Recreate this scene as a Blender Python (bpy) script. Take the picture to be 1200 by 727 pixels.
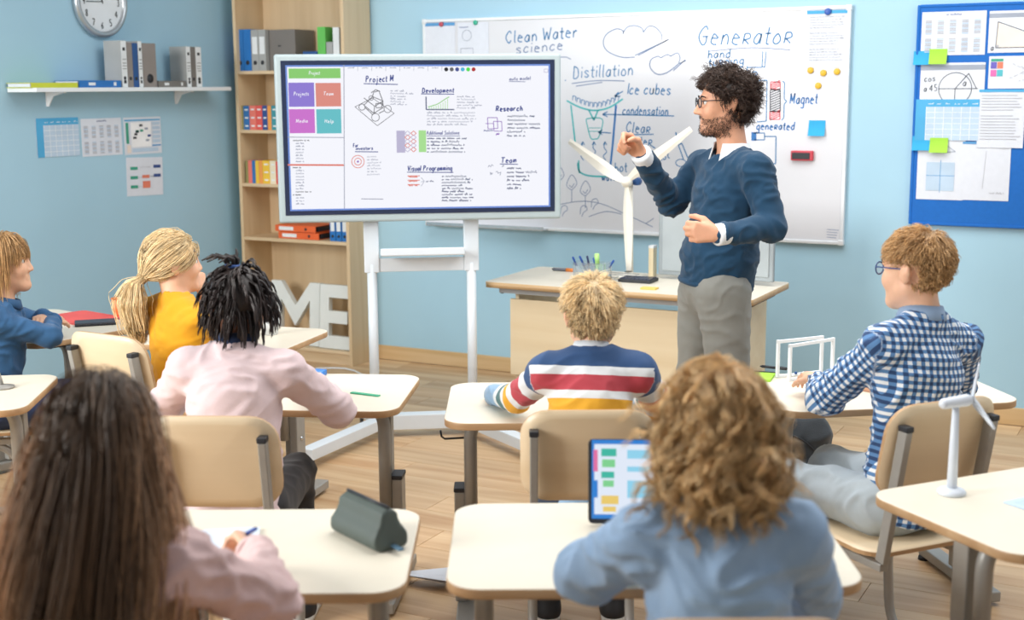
import bpy, bmesh, math, random
import numpy as np
from mathutils import Vector, Matrix
random.seed(7); RNG = np.random.default_rng(11)
for o in list(bpy.data.objects): bpy.data.objects.remove(o)
SC = bpy.context.scene; COL = SC.collection
R = math.radians
# ------------------------------------------------------------------ camera
# room axes: back wall is the plane y = WALL_Y, left wall x = WALL_X, camera above the origin
FPX, PITCH, ROLL, YAW, CAM_H = 1545.0, R(9.603), R(-0.3748), R(27.666), 1.70
WALL_Y, WALL_X = 6.9055, -5.52
cam = bpy.data.cameras.new('camera'); camo = bpy.data.objects.new('camera', cam); COL.objects.link(camo)
cam.sensor_width = 36.0; cam.lens = 36.0 * FPX / 1200.0; cam.clip_start = 0.05
_f = np.array([0, math.cos(PITCH), -math.sin(PITCH)]); _r = np.array([1.0, 0, 0]); _u = np.cross(_r, _f)
_r2 = _r*math.cos(ROLL) + _u*math.sin(ROLL); _u2 = -_r*math.sin(ROLL) + _u*math.cos(ROLL)
def W(p):
    """stage frame (right, ahead, up) -> room frame"""
    c, s = math.cos(YAW), math.sin(YAW)
    return np.array([p[0]*c - p[1]*s, p[0]*s + p[1]*c, p[2]])
rx, uy, bz = W(_r2), W(_u2), W(-_f)
camo.matrix_world = Matrix(((rx[0], uy[0], bz[0], 0), (rx[1], uy[1], bz[1], 0), (rx[2], uy[2], bz[2], CAM_H), (0, 0, 0, 1)))
cam.dof.use_dof = True; cam.dof.focus_distance = 4.9; cam.dof.aperture_fstop = 2.8
SC.camera = camo
def ray(px, py): return _f + _r2*(px-600)/FPX - _u2*(py-363.5)/FPX
def at(px, py, v):
    """stage point seen at photo pixel, v metres ahead"""
    d = ray(px, py); return np.array([0, 0, CAM_H]) + d*v/d[1]
def atz(px, py, z):
    d = ray(px, py); return np.array([0, 0, CAM_H]) + d*(z-CAM_H)/d[2]
def on_back(px, py, y=WALL_Y):
    d = W(ray(px, py)); p = np.array([0, 0, CAM_H]) + d*y/d[1]; return p[0], p[2]
def on_left(px, py, x=WALL_X):
    d = W(ray(px, py)); p = np.array([0, 0, CAM_H]) + d*x/d[0]; return p[1], p[2]
# ------------------------------------------------------------------ world, lights, exposure
wd = bpy.data.worlds.new('world'); SC.world = wd; wd.use_nodes = True
wd.node_tree.nodes['Background'].inputs[0].default_value = (0.93, 0.96, 1.0, 1)
wd.node_tree.nodes['Background'].inputs[1].default_value = 0.30
def area(name, loc, target, size, energy, color):
    l = bpy.data.lights.new(name, 'AREA'); l.shape = 'RECTANGLE'; l.size, l.size_y = size
    l.energy = energy; l.color = color
    o = bpy.data.objects.new(name, l); COL.objects.link(o); o.location = loc
    o.rotation_euler = (Vector(target) - Vector(loc)).to_track_quat('-Z', 'Y').to_euler()
    return o
area('window_daylight', (-5.2, 0.2, 2.5), (-1.6, 6.4, 0.9), (3.2, 1.9), 410, (1.0, 0.98, 0.95))
area('ceiling_panel', (-1.4, 4.5, 3.3), (-1.4, 4.51, 0), (4.0, 3.0), 150, (1.0, 0.98, 0.95))
area('window_side', W((4.6, 3.2, 2.2)), W((0.4, 4.6, 0.8)), (2.4, 1.8), 22, (0.95, 0.98, 1.0))
SC.view_settings.view_transform = 'Standard'; SC.view_settings.look = 'None'
SC.view_settings.gamma = 1.0; SC.view_settings.use_curve_mapping = False
SC.view_settings.exposure = 0.0
# ------------------------------------------------------------------ helpers: materials
def lin(h):
    if isinstance(h, str):
        h = h.lstrip('#'); c = [int(h[i:i+2], 16)/255 for i in (0, 2, 4)]
    else: c = h
    return tuple(x/12.92 if x <= .04045 else ((x+.055)/1.055)**2.4 for x in c) + (1.0,)
_mats = {}
def mat(name, col, rough=.5, metal=0., var=.06, scale=8., bump=0., bscale=120., spec=.5, emit=0., sss=0., trans=0., alpha=1., sheen=0., stretch=(1, 1, 1), coat=0., attr=None):
    """procedural principled material: base colour broken up by noise, optional fine bump"""
    if name in _mats: return _mats[name]
    m = bpy.data.materials.new(name); m.use_nodes = True; _mats[name] = m
    nt = m.node_tree; b = nt.nodes['Principled BSDF']; L = nt.links.new
    b.inputs['Roughness'].default_value = rough; b.inputs['Metallic'].default_value = metal
    b.inputs['Specular IOR Level'].default_value = spec
    b.inputs['Sheen Weight'].default_value = sheen; b.inputs['Coat Weight'].default_value = coat
    b.inputs['Transmission Weight'].default_value = trans; b.inputs['Alpha'].default_value = alpha
    c = lin(col)
    tc = nt.nodes.new('ShaderNodeTexCoord'); mp = nt.nodes.new('ShaderNodeMapping'); mp.inputs['Scale'].default_value = stretch
    L(tc.outputs['Object'], mp.inputs[0])
    n = nt.nodes.new('ShaderNodeTexNoise'); n.inputs['Scale'].default_value = scale; n.inputs['Detail'].default_value = 4
    L(mp.outputs[0], n.inputs['Vector'])
    r = nt.nodes.new('ShaderNodeValToRGB'); r.color_ramp.elements[0].position = .3; r.color_ramp.elements[1].position = .7
    r.color_ramp.elements[0].color = tuple(x*(1-var) for x in c[:3]) + (1,)
    r.color_ramp.elements[1].color = tuple(min(1, x*(1+var)) for x in c[:3]) + (1,)
    L(n.outputs['Fac'], r.inputs[0]); out = r.outputs[0]
    if attr:
        a = nt.nodes.new('ShaderNodeAttribute'); a.attribute_name = attr
        mx = nt.nodes.new('ShaderNodeMix'); mx.data_type = 'RGBA'; mx.blend_type = 'MULTIPLY'; mx.inputs[0].default_value = 1
        L(out, mx.inputs[6]); L(a.outputs['Color'], mx.inputs[7]); out = mx.outputs[2]
    L(out, b.inputs['Base Color'])
    if sss:
        b.inputs['Subsurface Weight'].default_value = sss; b.inputs['Subsurface Radius'].default_value = (1, .35, .2); b.inputs['Subsurface Scale'].default_value = .012
    if emit:
        L(out, b.inputs['Emission Color']); b.inputs['Emission Strength'].default_value = emit
    if bump:
        n2 = nt.nodes.new('ShaderNodeTexNoise'); n2.inputs['Scale'].default_value = bscale; n2.inputs['Detail'].default_value = 3
        L(mp.outputs[0], n2.inputs['Vector'])
        bp = nt.nodes.new('ShaderNodeBump'); bp.inputs['Strength'].default_value = bump; bp.inputs['Distance'].default_value = .003
        L(n2.outputs['Fac'], bp.inputs['Height']); L(bp.outputs[0], b.inputs['Normal'])
    return m
def wood(name, c1, c2, axis=0, scale=1., rough=.45, rand=.0, bump=.05):
    """wood grain stretched along one object axis; rand = brightness spread from piece to piece"""
    if name in _mats: return _mats[name]
    m = bpy.data.materials.new(name); m.use_nodes = True; _mats[name] = m
    nt = m.node_tree; b = nt.nodes['Principled BSDF']; L = nt.links.new
    b.inputs['Roughness'].default_value = rough
    tc = nt.nodes.new('ShaderNodeTexCoord'); mp = nt.nodes.new('ShaderNodeMapping')
    s = [22*scale]*3; s[axis] = 1.6*scale; mp.inputs['Scale'].default_value = s
    oi = nt.nodes.new('ShaderNodeObjectInfo'); ad = nt.nodes.new('ShaderNodeVectorMath'); ad.operation = 'ADD'
    mu = nt.nodes.new('ShaderNodeVectorMath'); mu.operation = 'SCALE'; mu.inputs[0].default_value = (7, 5, 3)
    L(oi.outputs['Random'], mu.inputs['Scale']); L(tc.outputs['Object'], ad.inputs[0]); L(mu.outputs[0], ad.inputs[1]); L(ad.outputs[0], mp.inputs[0])
    n = nt.nodes.new('ShaderNodeTexNoise'); n.inputs['Scale'].default_value = 1; n.inputs['Detail'].default_value = 6; n.inputs['Distortion'].default_value = .6
    L(mp.outputs[0], n.inputs['Vector'])
    r = nt.nodes.new('ShaderNodeValToRGB'); r.color_ramp.elements[0].position = .32; r.color_ramp.elements[1].position = .68
    r.color_ramp.elements[0].color = lin(c1); r.color_ramp.elements[1].color = lin(c2); L(n.outputs['Fac'], r.inputs[0])
    out = r.outputs[0]
    if rand:
        mr = nt.nodes.new('ShaderNodeMapRange'); mr.inputs['To Min'].default_value = 1-rand; mr.inputs['To Max'].default_value = 1+rand*.6
        L(oi.outputs['Random'], mr.inputs['Value'])
        mx = nt.nodes.new('ShaderNodeVectorMath'); mx.operation = 'SCALE'; L(out, mx.inputs[0]); L(mr.outputs[0], mx.inputs['Scale']); out = mx.outputs[0]
    L(out, b.inputs['Base Color'])
    bp = nt.nodes.new('ShaderNodeBump'); bp.inputs['Strength'].default_value = bump; bp.inputs['Distance'].default_value = .002
    L(n.outputs['Fac'], bp.inputs['Height']); L(bp.outputs[0], b.inputs['Normal'])
    return m
# ------------------------------------------------------------------ helpers: objects
def tag(o, label=None, cat=None, group=None, kind=None):
    for k, v in (('label', label), ('category', cat), ('group', group), ('kind', kind)):
        if v: o[k] = v
    return o
def empty(name, loc=(0, 0, 0), rz=0., label=None, cat=None, group=None):
    o = bpy.data.objects.new(name, None); COL.objects.link(o); o.location = loc; o.rotation_euler = (0, 0, rz)
    o.empty_display_size = .05
    return tag(o, label, cat, group)
def link(name, me, m=None, parent=None, loc=None, rot=None):
    o = bpy.data.objects.new(name, me); COL.objects.link(o)
    if m is not None and not me.materials:
        for q in (m if isinstance(m, (list, tuple)) else [m]): me.materials.append(q)
    if parent: o.parent = parent
    if loc is not None: o.location = loc
    if rot is not None: o.rotation_euler = rot
    return o
def copy_tree(o, parent=None):
    c = o.copy(); COL.objects.link(c); c.parent = parent
    for ch in list(o.children): copy_tree(ch, c)
    return c
class MB:
    """collects simple solids into one mesh"""
    def __init__(s): s.v = []; s.f = []; s.mi = []; s.sm = []
    def add(s, vs, fs, mi=0, sm=False):
        b = len(s.v); s.v += [tuple(map(float, v)) for v in vs]
        s.f += [tuple(i+b for i in f) for f in fs]; s.mi += [mi]*len(fs); s.sm += [sm]*len(fs); return s
    def box(s, c, d, rz=0., mi=0, M=None):
        x, y, z = d[0]/2, d[1]/2, d[2]/2
        vs = [(i*x, j*y, k*z) for k in (-1, 1) for j in (-1, 1) for i in (-1, 1)]
        if M is not None: vs = [tuple(M @ Vector(v)) for v in vs]
        elif rz: vs = [(v[0]*math.cos(rz)-v[1]*math.sin(rz), v[0]*math.sin(rz)+v[1]*math.cos(rz), v[2]) for v in vs]
        vs = [(v[0]+c[0], v[1]+c[1], v[2]+c[2]) for v in vs]
        return s.add(vs, [(0, 2, 3, 1), (4, 5, 7, 6), (0, 1, 5, 4), (2, 6, 7, 3), (0, 4, 6, 2), (1, 3, 7, 5)], mi)
    def bar(s, a, b, w, h, up=(0, 0, 1), mi=0):
        """rectangular tube from a to b"""
        a, b = Vector(a), Vector(b); d = (b-a); L = d.length; d.normalize(); up = Vector(up)
        x = d.cross(up)
        if x.length < 1e-4: x = d.cross(Vector((0, 1, 0)))
        x.normalize(); y = x.cross(d)
        M = Matrix((x, d, y)).transposed()
        return s.box((a+b)/2, (w, L, h), M=M, mi=mi)
    def tube(s, pts, r, n=8, mi=0, cap=True):
        pts = [Vector(p) for p in pts]; N = len(pts); rr = r if isinstance(r, (list, tuple)) else [r]*N
        vs = []; fs = []; prev = None
        for i, p in enumerate(pts):
            t = (pts[min(i+1, N-1)]-pts[max(i-1, 0)]).normalized()
            if prev is None:
                x = t.cross(Vector((0, 0, 1)))
                if x.length < 1e-3: x = t.cross(Vector((0, 1, 0)))
            else: x = prev - t*prev.dot(t)
            x.normalize(); prev = x; y = t.cross(x)
            vs += [p + (x*math.cos(2*math.pi*k/n)+y*math.sin(2*math.pi*k/n))*rr[i] for k in range(n)]
        for i in range(N-1):
            for k in range(n): fs.append((i*n+k, i*n+(k+1) % n, (i+1)*n+(k+1) % n, (i+1)*n+k))
        s.add(vs, fs, mi, True)
        if cap: s._caps(len(s.v)-N*n, N, n, mi)
        return s
    def _caps(s, b, N, n, mi):
        s.f += [tuple(b+k for k in range(n))[::-1], tuple(b+(N-1)*n+k for k in range(n))]; s.mi += [mi, mi]; s.sm += [False, False]
    def prism(s, poly, z0, z1, mi=0, side=None, M=None):
        """polygon (ccw, xy) extruded in z; M maps points"""
        n = len(poly); side = mi if side is None else side
        vs = [(p[0], p[1], z0) for p in poly] + [(p[0], p[1], z1) for p in poly]
        if M is not None: vs = [tuple(M @ Vector(v)) for v in vs]
        s.add(vs, [tuple(range(n))[::-1], tuple(range(n, 2*n))], mi)
        b = len(s.v)-2*n; fs = [(b+i, b+(i+1) % n, b+n+(i+1) % n, b+n+i) for i in range(n)]
        s.f += fs; s.mi += [side]*n; s.sm += [n > 12]*n
        return s
    def lathe(s, prof, c=(0, 0, 0), n=24, mi=0, M=None):
        vs = []; fs = []; N = len(prof)
        for (r, z) in prof:
            for k in range(n):
                a = 2*math.pi*k/n; v = Vector((r*math.cos(a), r*math.sin(a), z))
                if M is not None: v = M @ v
                vs.append((v[0]+c[0], v[1]+c[1], v[2]+c[2]))
        for i in range(N-1):
            for k in range(n): fs.append((i*n+k, i*n+(k+1) % n, (i+1)*n+(k+1) % n, (i+1)*n+k))
        return s.add(vs, fs, mi, True)
    def build(s, name, m, parent=None, loc=None, rot=None, bevel=0., seg=2, recalc=False):
        me = bpy.data.meshes.new(name); me.from_pydata(s.v, [], s.f); 
        for q in (m if isinstance(m, (list, tuple)) else [m]): me.materials.append(q)
        if recalc:
            bm_ = bmesh.new(); bm_.from_mesh(me); bmesh.ops.recalc_face_normals(bm_, faces=bm_.faces); bm_.to_mesh(me); bm_.free()
        me.polygons.foreach_set('material_index', s.mi); me.polygons.foreach_set('use_smooth', s.sm); me.update()
        o = link(name, me, None, parent, loc, rot)
        if bevel:
            b = o.modifiers.new('bevel', 'BEVEL'); b.width = bevel; b.segments = seg; b.limit_method = 'ANGLE'
        return o
def rrect(w, d, r, n=6):
    pts = []
    for cx, cy, a0 in ((w/2-r, d/2-r, 0), (-w/2+r, d/2-r, 90), (-w/2+r, -d/2+r, 180), (w/2-r, -d/2+r, 270)):
        for i in range(n+1):
            a = R(a0+90*i/n); pts.append((cx+r*math.cos(a), cy+r*math.sin(a)))
    return pts
def arc(p0, p1, p2, n=8):
    """quadratic curve through a control point"""
    p0, p1, p2 = map(Vector, (p0, p1, p2))
    return [p0*(1-t)**2 + p1*2*t*(1-t) + p2*t*t for t in [i/n for i in range(n+1)]]
# ------------------------------------------------------------------ helpers: handwriting
GL = {
'a': '58 39 17 15 34 45 58/59 54', 'b': '1d 14/17 39 58 55 34 15', 'c': '58 39 17 15 34 55', 'd': '58 39 17 15 34 55/5d 54',
'e': '17 57 48 29 17 15 34 54', 'f': '5c 3d 2b 24/-09 49', 'g': '58 39 17 15 34 55/59 51 30 11', 'h': '1d 14/17 39 57 54',
'i': '19 14/-1b 1c', 'j': '39 31 10/-3b 3c', 'k': '-1d 14/-49 16 54', 'l': '1d 15 24', 'm': '-19 14/17 29 37 34/37 59 67 64',
'n': '-19 14/17 39 57 54', 'o': '39 17 15 34 55 57 39', 'p': '-19 10/18 39 57 55 34 15', 'q': '58 39 17 15 34 55/-59 50',
'r': '-19 14/17 39 48', 's': '58 39 18 46 55 34 15', 't': '2c 25 34 44/-09 49', 'u': '19 15 34 55 59/-59 54', 'v': '-09 34 59',
'w': '-09 24 38 54 79', 'x': '-09 54/-59 04', 'y': '-19 36/-59 20', 'z': '-09 59 04 54', '^': '-14 19/19 49 57 16/-26 54',
'A': '-04 3d 64/-18 58', 'B': '-14 1d/1d 4c 4a 19/19 58 55 14', 'C': '6b 4d 1a 17 44 66', 'D': '-14 1d/1d 5b 66 44 14',
'E': '-6d 1d 14 64/-19 59', 'F': '-6d 1d 14/-19 59', 'G': '6b 4d 1a 17 44 65 68/-38 78', 'H': '-1d 14/-6d 64/-19 69', 'I': '-3d 34',
'K': '-1d 14/-6d 18 64', 'L': '-1d 14 64', 'M': '-14 1d 46 7d 74', 'N': '-14 1d 64 6d', 'O': '4d 1a 17 44 77 7a 4d', 'P': '-14 1d/1d 5c 5a 18',
'R': '-14 1d/1d 5c 59 18/-38 64', 'S': '6c 4d 1b 58 65 44 15', 'T': '-0d 7d/-3d 34', 'V': '-0d 34 6d', 'W': '-0d 24 4a 64 8d',
'0': '3d 19 34 59 3d', '1': '-1b 3d 34', '2': '1b 3d 5b 14/-14 54', '3': '1d 4d 59 39/39 58 54 14', '4': '-4d 07 67/-4d 44', '5': '-5d 1d 19/19 58 54 14',
'6': '5d 18 34 56 39 16', '7': '-0d 6d 24', '8': '39 1b 3d 5b 39 16 34 56 39', '9': '5a 38 1b 3d 5b 44', '.': '-24 25', ',': '-25 13', '?': '1b 3d 5b 37 36/-34 35', '+': '-37 3b/-19 59', ' ': ''}
def smooth(pts, n=5):
    if len(pts) < 3: return pts
    P = [pts[0]] + pts + [pts[-1]]; out = []
    for i in range(1, len(P)-2):
        a, b, c, d = P[i-1:i+3]
        for k in range(n):
            t = k/n
            out.append(tuple(.5*(2*b[j]+(c[j]-a[j])*t+(2*a[j]-5*b[j]+4*c[j]-d[j])*t*t+(3*b[j]-a[j]-3*c[j]+d[j])*t**3) for j in (0, 1)))
    return out + [pts[-1]]
class Ink:
    """flat pen strokes in a plane, as thin ribbons"""
    def __init__(s, w=.006): s.mb = MB(); s.w = w; s.lift = 0.
    def line(s, pts, w=None, curve=False, mi=0):
        if curve: pts = smooth([tuple(p) for p in pts])
        n = len(pts)
        if not curve and 2 < n < 12:
            for i in range(n-1): s.line(pts[i:i+2], w, False, mi)
            return s
        w = (w or s.w)/2
        if n < 2: return s
        L = []; Rr = []
        for i, p in enumerate(pts):
            a, b = pts[max(i-1, 0)], pts[min(i+1, n-1)]; dx, dy = b[0]-a[0], b[1]-a[1]; q = math.hypot(dx, dy) or 1
            nx, ny = -dy/q*w, dx/q*w
            L.append((p[0]+nx, p[1]+ny, .0003)); Rr.append((p[0]-nx, p[1]-ny, .0003))
        s.mb.add(L+Rr, [(n+i, n+i+1, i+1, i) for i in range(n-1)], mi); return s
    def rect(s, x0, y0, x1, y1, mi=0, z=0.):
        s.mb.add([(x0, y0, z), (x1, y0, z), (x1, y1, z), (x0, y1, z)], [(0, 1, 2, 3)], mi); return s
    def circle(s, x, y, r, w=None, n=24, mi=0, ry=None):
        ry = ry or r
        return s.line([(x+r*math.cos(2*math.pi*i/n), y+ry*math.sin(2*math.pi*i/n)) for i in range(n+1)], w, mi=mi)
    def disc(s, x, y, r, n=16, mi=0, z=0.):
        s.mb.add([(x+r*math.cos(2*math.pi*i/n), y+r*math.sin(2*math.pi*i/n), z) for i in range(n)], [tuple(range(n))], mi); return s
    def text(s, t, p0, p1, h, w=None, mi=0, slant=.12):
        """letters from p0 to p1 (baseline ends), h = cap height"""
        adv = []; x = 0
        for c in t:
            adv.append(x); x += {'m': 8, 'w': 8, 'M': 9, 'W': 9, 'i': 3, 'l': 3.4, ' ': 4, 'I': 4, '.': 4, 't': 5}.get(c, 6.6 if c.islower() or c == '^' else 8)
        tot = max(x-1, 1); dx, dy = p1[0]-p0[0], p1[1]-p0[1]; q = math.hypot(dx, dy); ux, uy_ = dx/q, dy/q; sx = q/tot; sy = h/9.
        for c, a in zip(t, adv):
            jy = random.uniform(-.25, .25)
            for st in GL.get(c, '').split('/'):
                if not st: continue
                straight = st[0] == '-'; st = st.lstrip('-')
                pts = []
                for k in st.split():
                    X = (a+int(k[0])*.92)*sx; Yy = (int(k[1], 16)-4+jy)*sy; X += Yy*slant
                    pts.append((p0[0]+ux*X-uy_*Yy, p0[1]+uy_*X+ux*Yy))
                s.line(pts, w, curve=not straight, mi=mi)
        return s
    def scribble(s, p0, p1, h, w=None, mi=0):
        """a line of writing too small to read"""
        dx, dy = p1[0]-p0[0], p1[1]-p0[1]; q = math.hypot(dx, dy); n = max(4, int(q/(h*.33))); seg = []
        for i in range(n+1):
            t = i/n
            if random.random() < .13 and len(seg) > 2: s.line(seg, w, mi=mi); seg = []; continue
            o = (h*(.5 if random.random() < .8 else .9)*random.uniform(.5, 1) if i % 2 else h*random.uniform(-.12, .1))
            seg.append((p0[0]+dx*t-dy/q*o, p0[1]+dy*t+dx/q*o))
        if len(seg) > 1: s.line(seg, w, mi=mi)
        return s
    def build(s, name, m, parent, M):
        o = s.mb.build(name, m, parent); o.data.transform(M); o['kind'] = 'stuff'; return o
# ================================================================== structure
M_wall = mat('wall_paint_blue', '#a6cde1', .72, var=.02, scale=2.2, bump=.06, bscale=90)
M_floor = wood('floor_laminate', '#bb936a', '#d9ba92', axis=0, scale=.55, rough=.42, rand=.13)
M_base = wood('baseboard_wood', '#c9a878', '#dcc096', axis=0, scale=.6)
M_beech = wood('beech_laminate', '#cdb28c', '#dcc4a0', axis=2, scale=.45)
M_beechx = wood('beech_laminate_flat', '#cdb28c', '#dfc8a6', axis=0, scale=.45)
M_white = mat('white_paint', '#e9eef2', .45, var=.02)
M_paper = mat('white_paper', '#dbe1ec', .8, var=.02, scale=30)
M_steel = mat('grey_powder_coat', '#9a9c9e', .38, metal=.35, var=.04, scale=20)
M_dark = mat('black_plastic', '#23262c', .5, var=.1, scale=20)
M_chrome = mat('brushed_metal', '#c9ccd0', .25, metal=.9, var=.04, scale=40)

fl = MB().box((-1.4, 2.6, -.034), (8.6, 8.7, .06)).build('floor', M_floor); tag(fl, kind='structure')
pl = MB().box((0, 0, -.003), (1.198, .1885, .006)).build('plank', M_floor, fl, bevel=.0008, seg=1)
first = True; row = 0; yy = WALL_Y-.02-.095
while yy > 2.5:
    xx = WALL_X + .6 - [0, .42, .8, .2, .6][row % 5]
    while xx < 1.5:
        if xx-.6 >= WALL_X-.9:
            o = pl if first else pl.copy()
            if not first: COL.objects.link(o)
            first = False; o.location = (xx, yy, 0)
        xx += 1.2
    yy -= .19; row += 1
def strct(o): return tag(o, kind='structure')
strct(MB().box((-1.5, WALL_Y+.06, 1.5), (8.4, .12, 3.2)).build('wall_back', M_wall))
strct(MB().box((WALL_X-.06, 2.6, 1.5), (.12, 8.7, 3.2)).build('wall_left', M_wall))
strct(MB().box((-1.5, WALL_Y-.008, .045), (8.0, .016, .09)).build('baseboard_back', M_base, bevel=.003))
strct(MB().box((WALL_X+.008, 2.6, .045), (.016, 8.5, .09), ).build('baseboard_left', M_base, bevel=.003))

def back_M(root, off):   # drawing plane (right, up, out) on the back wall -> coordinates of root
    return Matrix.Translation(-root.location) @ Matrix(((1, 0, 0, 0), (0, 0, -1, WALL_Y-off), (0, 1, 0, 0), (0, 0, 0, 1)))
def left_M(root, off):
    return Matrix.Translation(-root.location) @ Matrix(((0, 0, 1, WALL_X+off), (1, 0, 0, 0), (0, 1, 0, 0), (0, 0, 0, 1)))

# ================================================================== bookcase in the corner
BX0, BX1, BYF, BYB = -5.41, -4.58, 6.61, 6.895
bc = empty('bookcase', ((BX0+BX1)/2, (BYF+BYB)/2, 0), 0, 'tall pale wood bookcase standing in the corner behind the display', 'bookcase')
bw, bd, bh = BX1-BX0, BYB-BYF, 2.42
for s in (-1, 1): MB().box((s*(bw/2-.011), 0, bh/2), (.022, bd, bh)).build('side_panel', M_beech, bc, bevel=.001)
MB().box((0, bd/2-.004, bh/2), (bw-.044, .008, bh-.03)).build('back_panel', M_beech, bc)
MB().box((0, -bd/2+.03, .04), (bw-.044, .018, .08)).build('plinth', M_beechx, bc)
SHZ = []
for py in (83, 152.5, 215.5, 278.5): SHZ.append(on_back(305, py, BYF)[1])
for z in [.09]+SHZ+[bh-.011]: MB().box((0, -.004, z-.01), (bw-.045, bd-.012, .02)).build('shelf', M_beechx, bc, bevel=.001)

def binder(name, w, h, d, m, label, cat, group, loc, rz=0., rx=0., sl=None, hole=True, ry=0.):
    """lever-arch file: local -y is the spine; w thickness, d depth"""
    e = empty(name, loc, rz, label, cat, group); e.rotation_euler = (rx, ry, rz)
    MB().box((-w/2+.0015, 0, h/2), (.003, d, h)).build('cover', m, e); MB().box((w/2-.0015, 0, h/2), (.003, d, h)).build('cover', m, e)
    MB().box((0, -d/2+.0015, h/2), (w-.006, .003, h)).build('spine', m, e)
    MB().box((0, .01, h/2-.004), (w*.72, d-.04, h-.02)).build('page_block', M_paper, e)
    if sl: MB().box((0, -d/2-.0006, h*.62), (w*.7, .0012, h*.42)).build('spine_label', sl, e)
    if hole:
        MB().lathe([(.0, .0012), (w*.24, .0012), (w*.24, 0)], M=Matrix.Rotation(math.pi/2, 4, 'X').to_3x3(), c=(0, -d/2-.0002, h*.2), n=12).build('finger_ring', M_dark, e)
    return e
M_bblue = mat('binder_blue', '#1f6fb8', .5, var=.05); M_bgrey = mat('binder_grey', '#a3a5a4', .6, var=.06); M_bgreen = mat('binder_green', '#62bd57', .5)
M_bdk = mat('binder_slate', '#77736f', .6); M_borange = mat('binder_orange', '#e0622c', .5); M_lab = mat('spine_label_white', '#e4e8ea', .7)
M_bbrown = mat('box_taupe', '#8d8580', .6); M_navy = mat('cover_navy', '#22518c', .5)
def bx(px, py=100): return on_back(px, py, BYF+.03)[0]
top = SHZ[0]
def row_item(x0, x1, z, h, d, m, label, cat, group, **k):
    return binder('ring_binder', x1-x0-.002, h, d, m, label, cat, group, ((x0+x1)/2, BYF+.03+d/2, z), **k)
G1 = 'binders on the top shelf of the bookcase'
row_item(bx(278), bx(287), top, .255, .22, M_bblue, 'blue ring binder at the left end of the top bookcase shelf', 'binder', G1)
row_item(bx(287), bx(296), top, .255, .22, M_bblue, 'blue ring binder touching the white-labelled grey binder on the bookcase', 'binder', G1)
row_item(bx(296), bx(304.5), top, .25, .22, M_bgrey, 'slim grey binder with white spine label beside the blue binders', 'binder', G1, sl=M_lab)
row_item(bx(304.5), bx(313), top, .25, .22, M_bgrey, 'grey white-labelled binder leaning on the wide grey box file', 'binder', G1, sl=M_lab)
bf = empty('box_file', ((bx(313)+bx(344))/2+.002, BYF+.16, top), 0, 'wide grey box file on the top bookcase shelf', 'box file', G1)
wv = bx(344)-bx(313)-.006
MB().box((0, 0, .124), (wv, .2, .248)).build('case', M_bdk, bf, bevel=.003); MB().box((-wv*.1, -.1005, .15), (.02, .003, .008)).build('latch', M_dark, bf)
row_item(bx(373.5), bx(383), top, .255, .22, M_bgreen, 'bright green ring binder on the top bookcase shelf', 'binder', G1, hole=False)
row_item(bx(383.5), bx(391), top, .165, .2, M_bgrey, 'short grey file between the green and pale binders', 'binder', G1)
row_item(bx(391.5), bx(399), top, .25, .22, M_lab, 'pale grey binder right of the green binder', 'binder', G1)
row_item(bx(356), bx(373), top, .112, .16, M_navy, 'low dark blue box beside the green binder', 'box', None, hole=False)
# books on the two middle shelves
def book(x0, x1, z, h, d, m, label, group, band=None):
    w = x1-x0-.001; e = empty('book', ((x0+x1)/2, BYF+.025+d/2, z), 0, label, 'book', group)
    mb = MB().box((-w/2+.001, 0, h/2), (.002, d, h)).box((w/2-.001, 0, h/2), (.002, d, h)).box((0, -d/2+.001, h/2), (w-.004, .002, h)); mb.build('cover', m, e)
    MB().box((0, .003, h/2), (w-.005, d-.008, h-.008)).build('page_block', M_paper, e)
    if band is not None:
        mb = MB()
        for t in (.16, .5, .84): mb.box((0, -d/2-.0004, h*t), (w*.55, .001, h*.06))
        mb.build('spine_print', band, e)['kind'] = 'stuff'
cl = dict(olive='#8d8a55', blue='#2f6fae', salmon='#e2786a', red='#d8564f', yellow='#e8bf3c', orange='#e79a4a', navy='#2c4d8a', cream='#e6dcc0', teal='#3d8f9a')
bm = {k: mat('book_'+k, v, .55) for k, v in cl.items()}
G2, G3 = 'books on the second bookcase shelf', 'books on the third bookcase shelf'
def books(row, z, group, shelfword):
    for i, (a, b, h, c, band) in enumerate(row):
        pos = 'at the left end' if i == 0 else 'right of the %s book' % row[i-1][3]
        book(bx(a, 150), bx(b, 150), z, h, .15, bm[c], '%s book %s on the %s bookcase shelf' % (c, pos, shelfword), group, M_lab if band else None)
books([(282.5, 286.5, .15, 'olive', 0), (286.5, 293.5, .148, 'blue', 1), (293.5, 301, .15, 'salmon', 1), (301, 308.5, .15, 'red', 1), (308.5, 314.5, .15, 'navy', 1), (314.5, 319, .15, 'orange', 0), (319, 327, .15, 'teal', 1), (327, 334, .145, 'cream', 0)], SHZ[1], G2, 'second')
books([(286.5, 289.5, .14, 'olive', 0), (289.5, 294, .143, 'salmon', 0), (294, 298, .143, 'blue', 0), (298, 302, .143, 'yellow', 0), (302, 306.5, .143, 'orange', 0), (306.5, 315, .143, 'yellow', 1), (315, 322, .143, 'cream', 1), (322, 330, .14, 'red', 0)], SHZ[2], G3, 'third')
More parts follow.
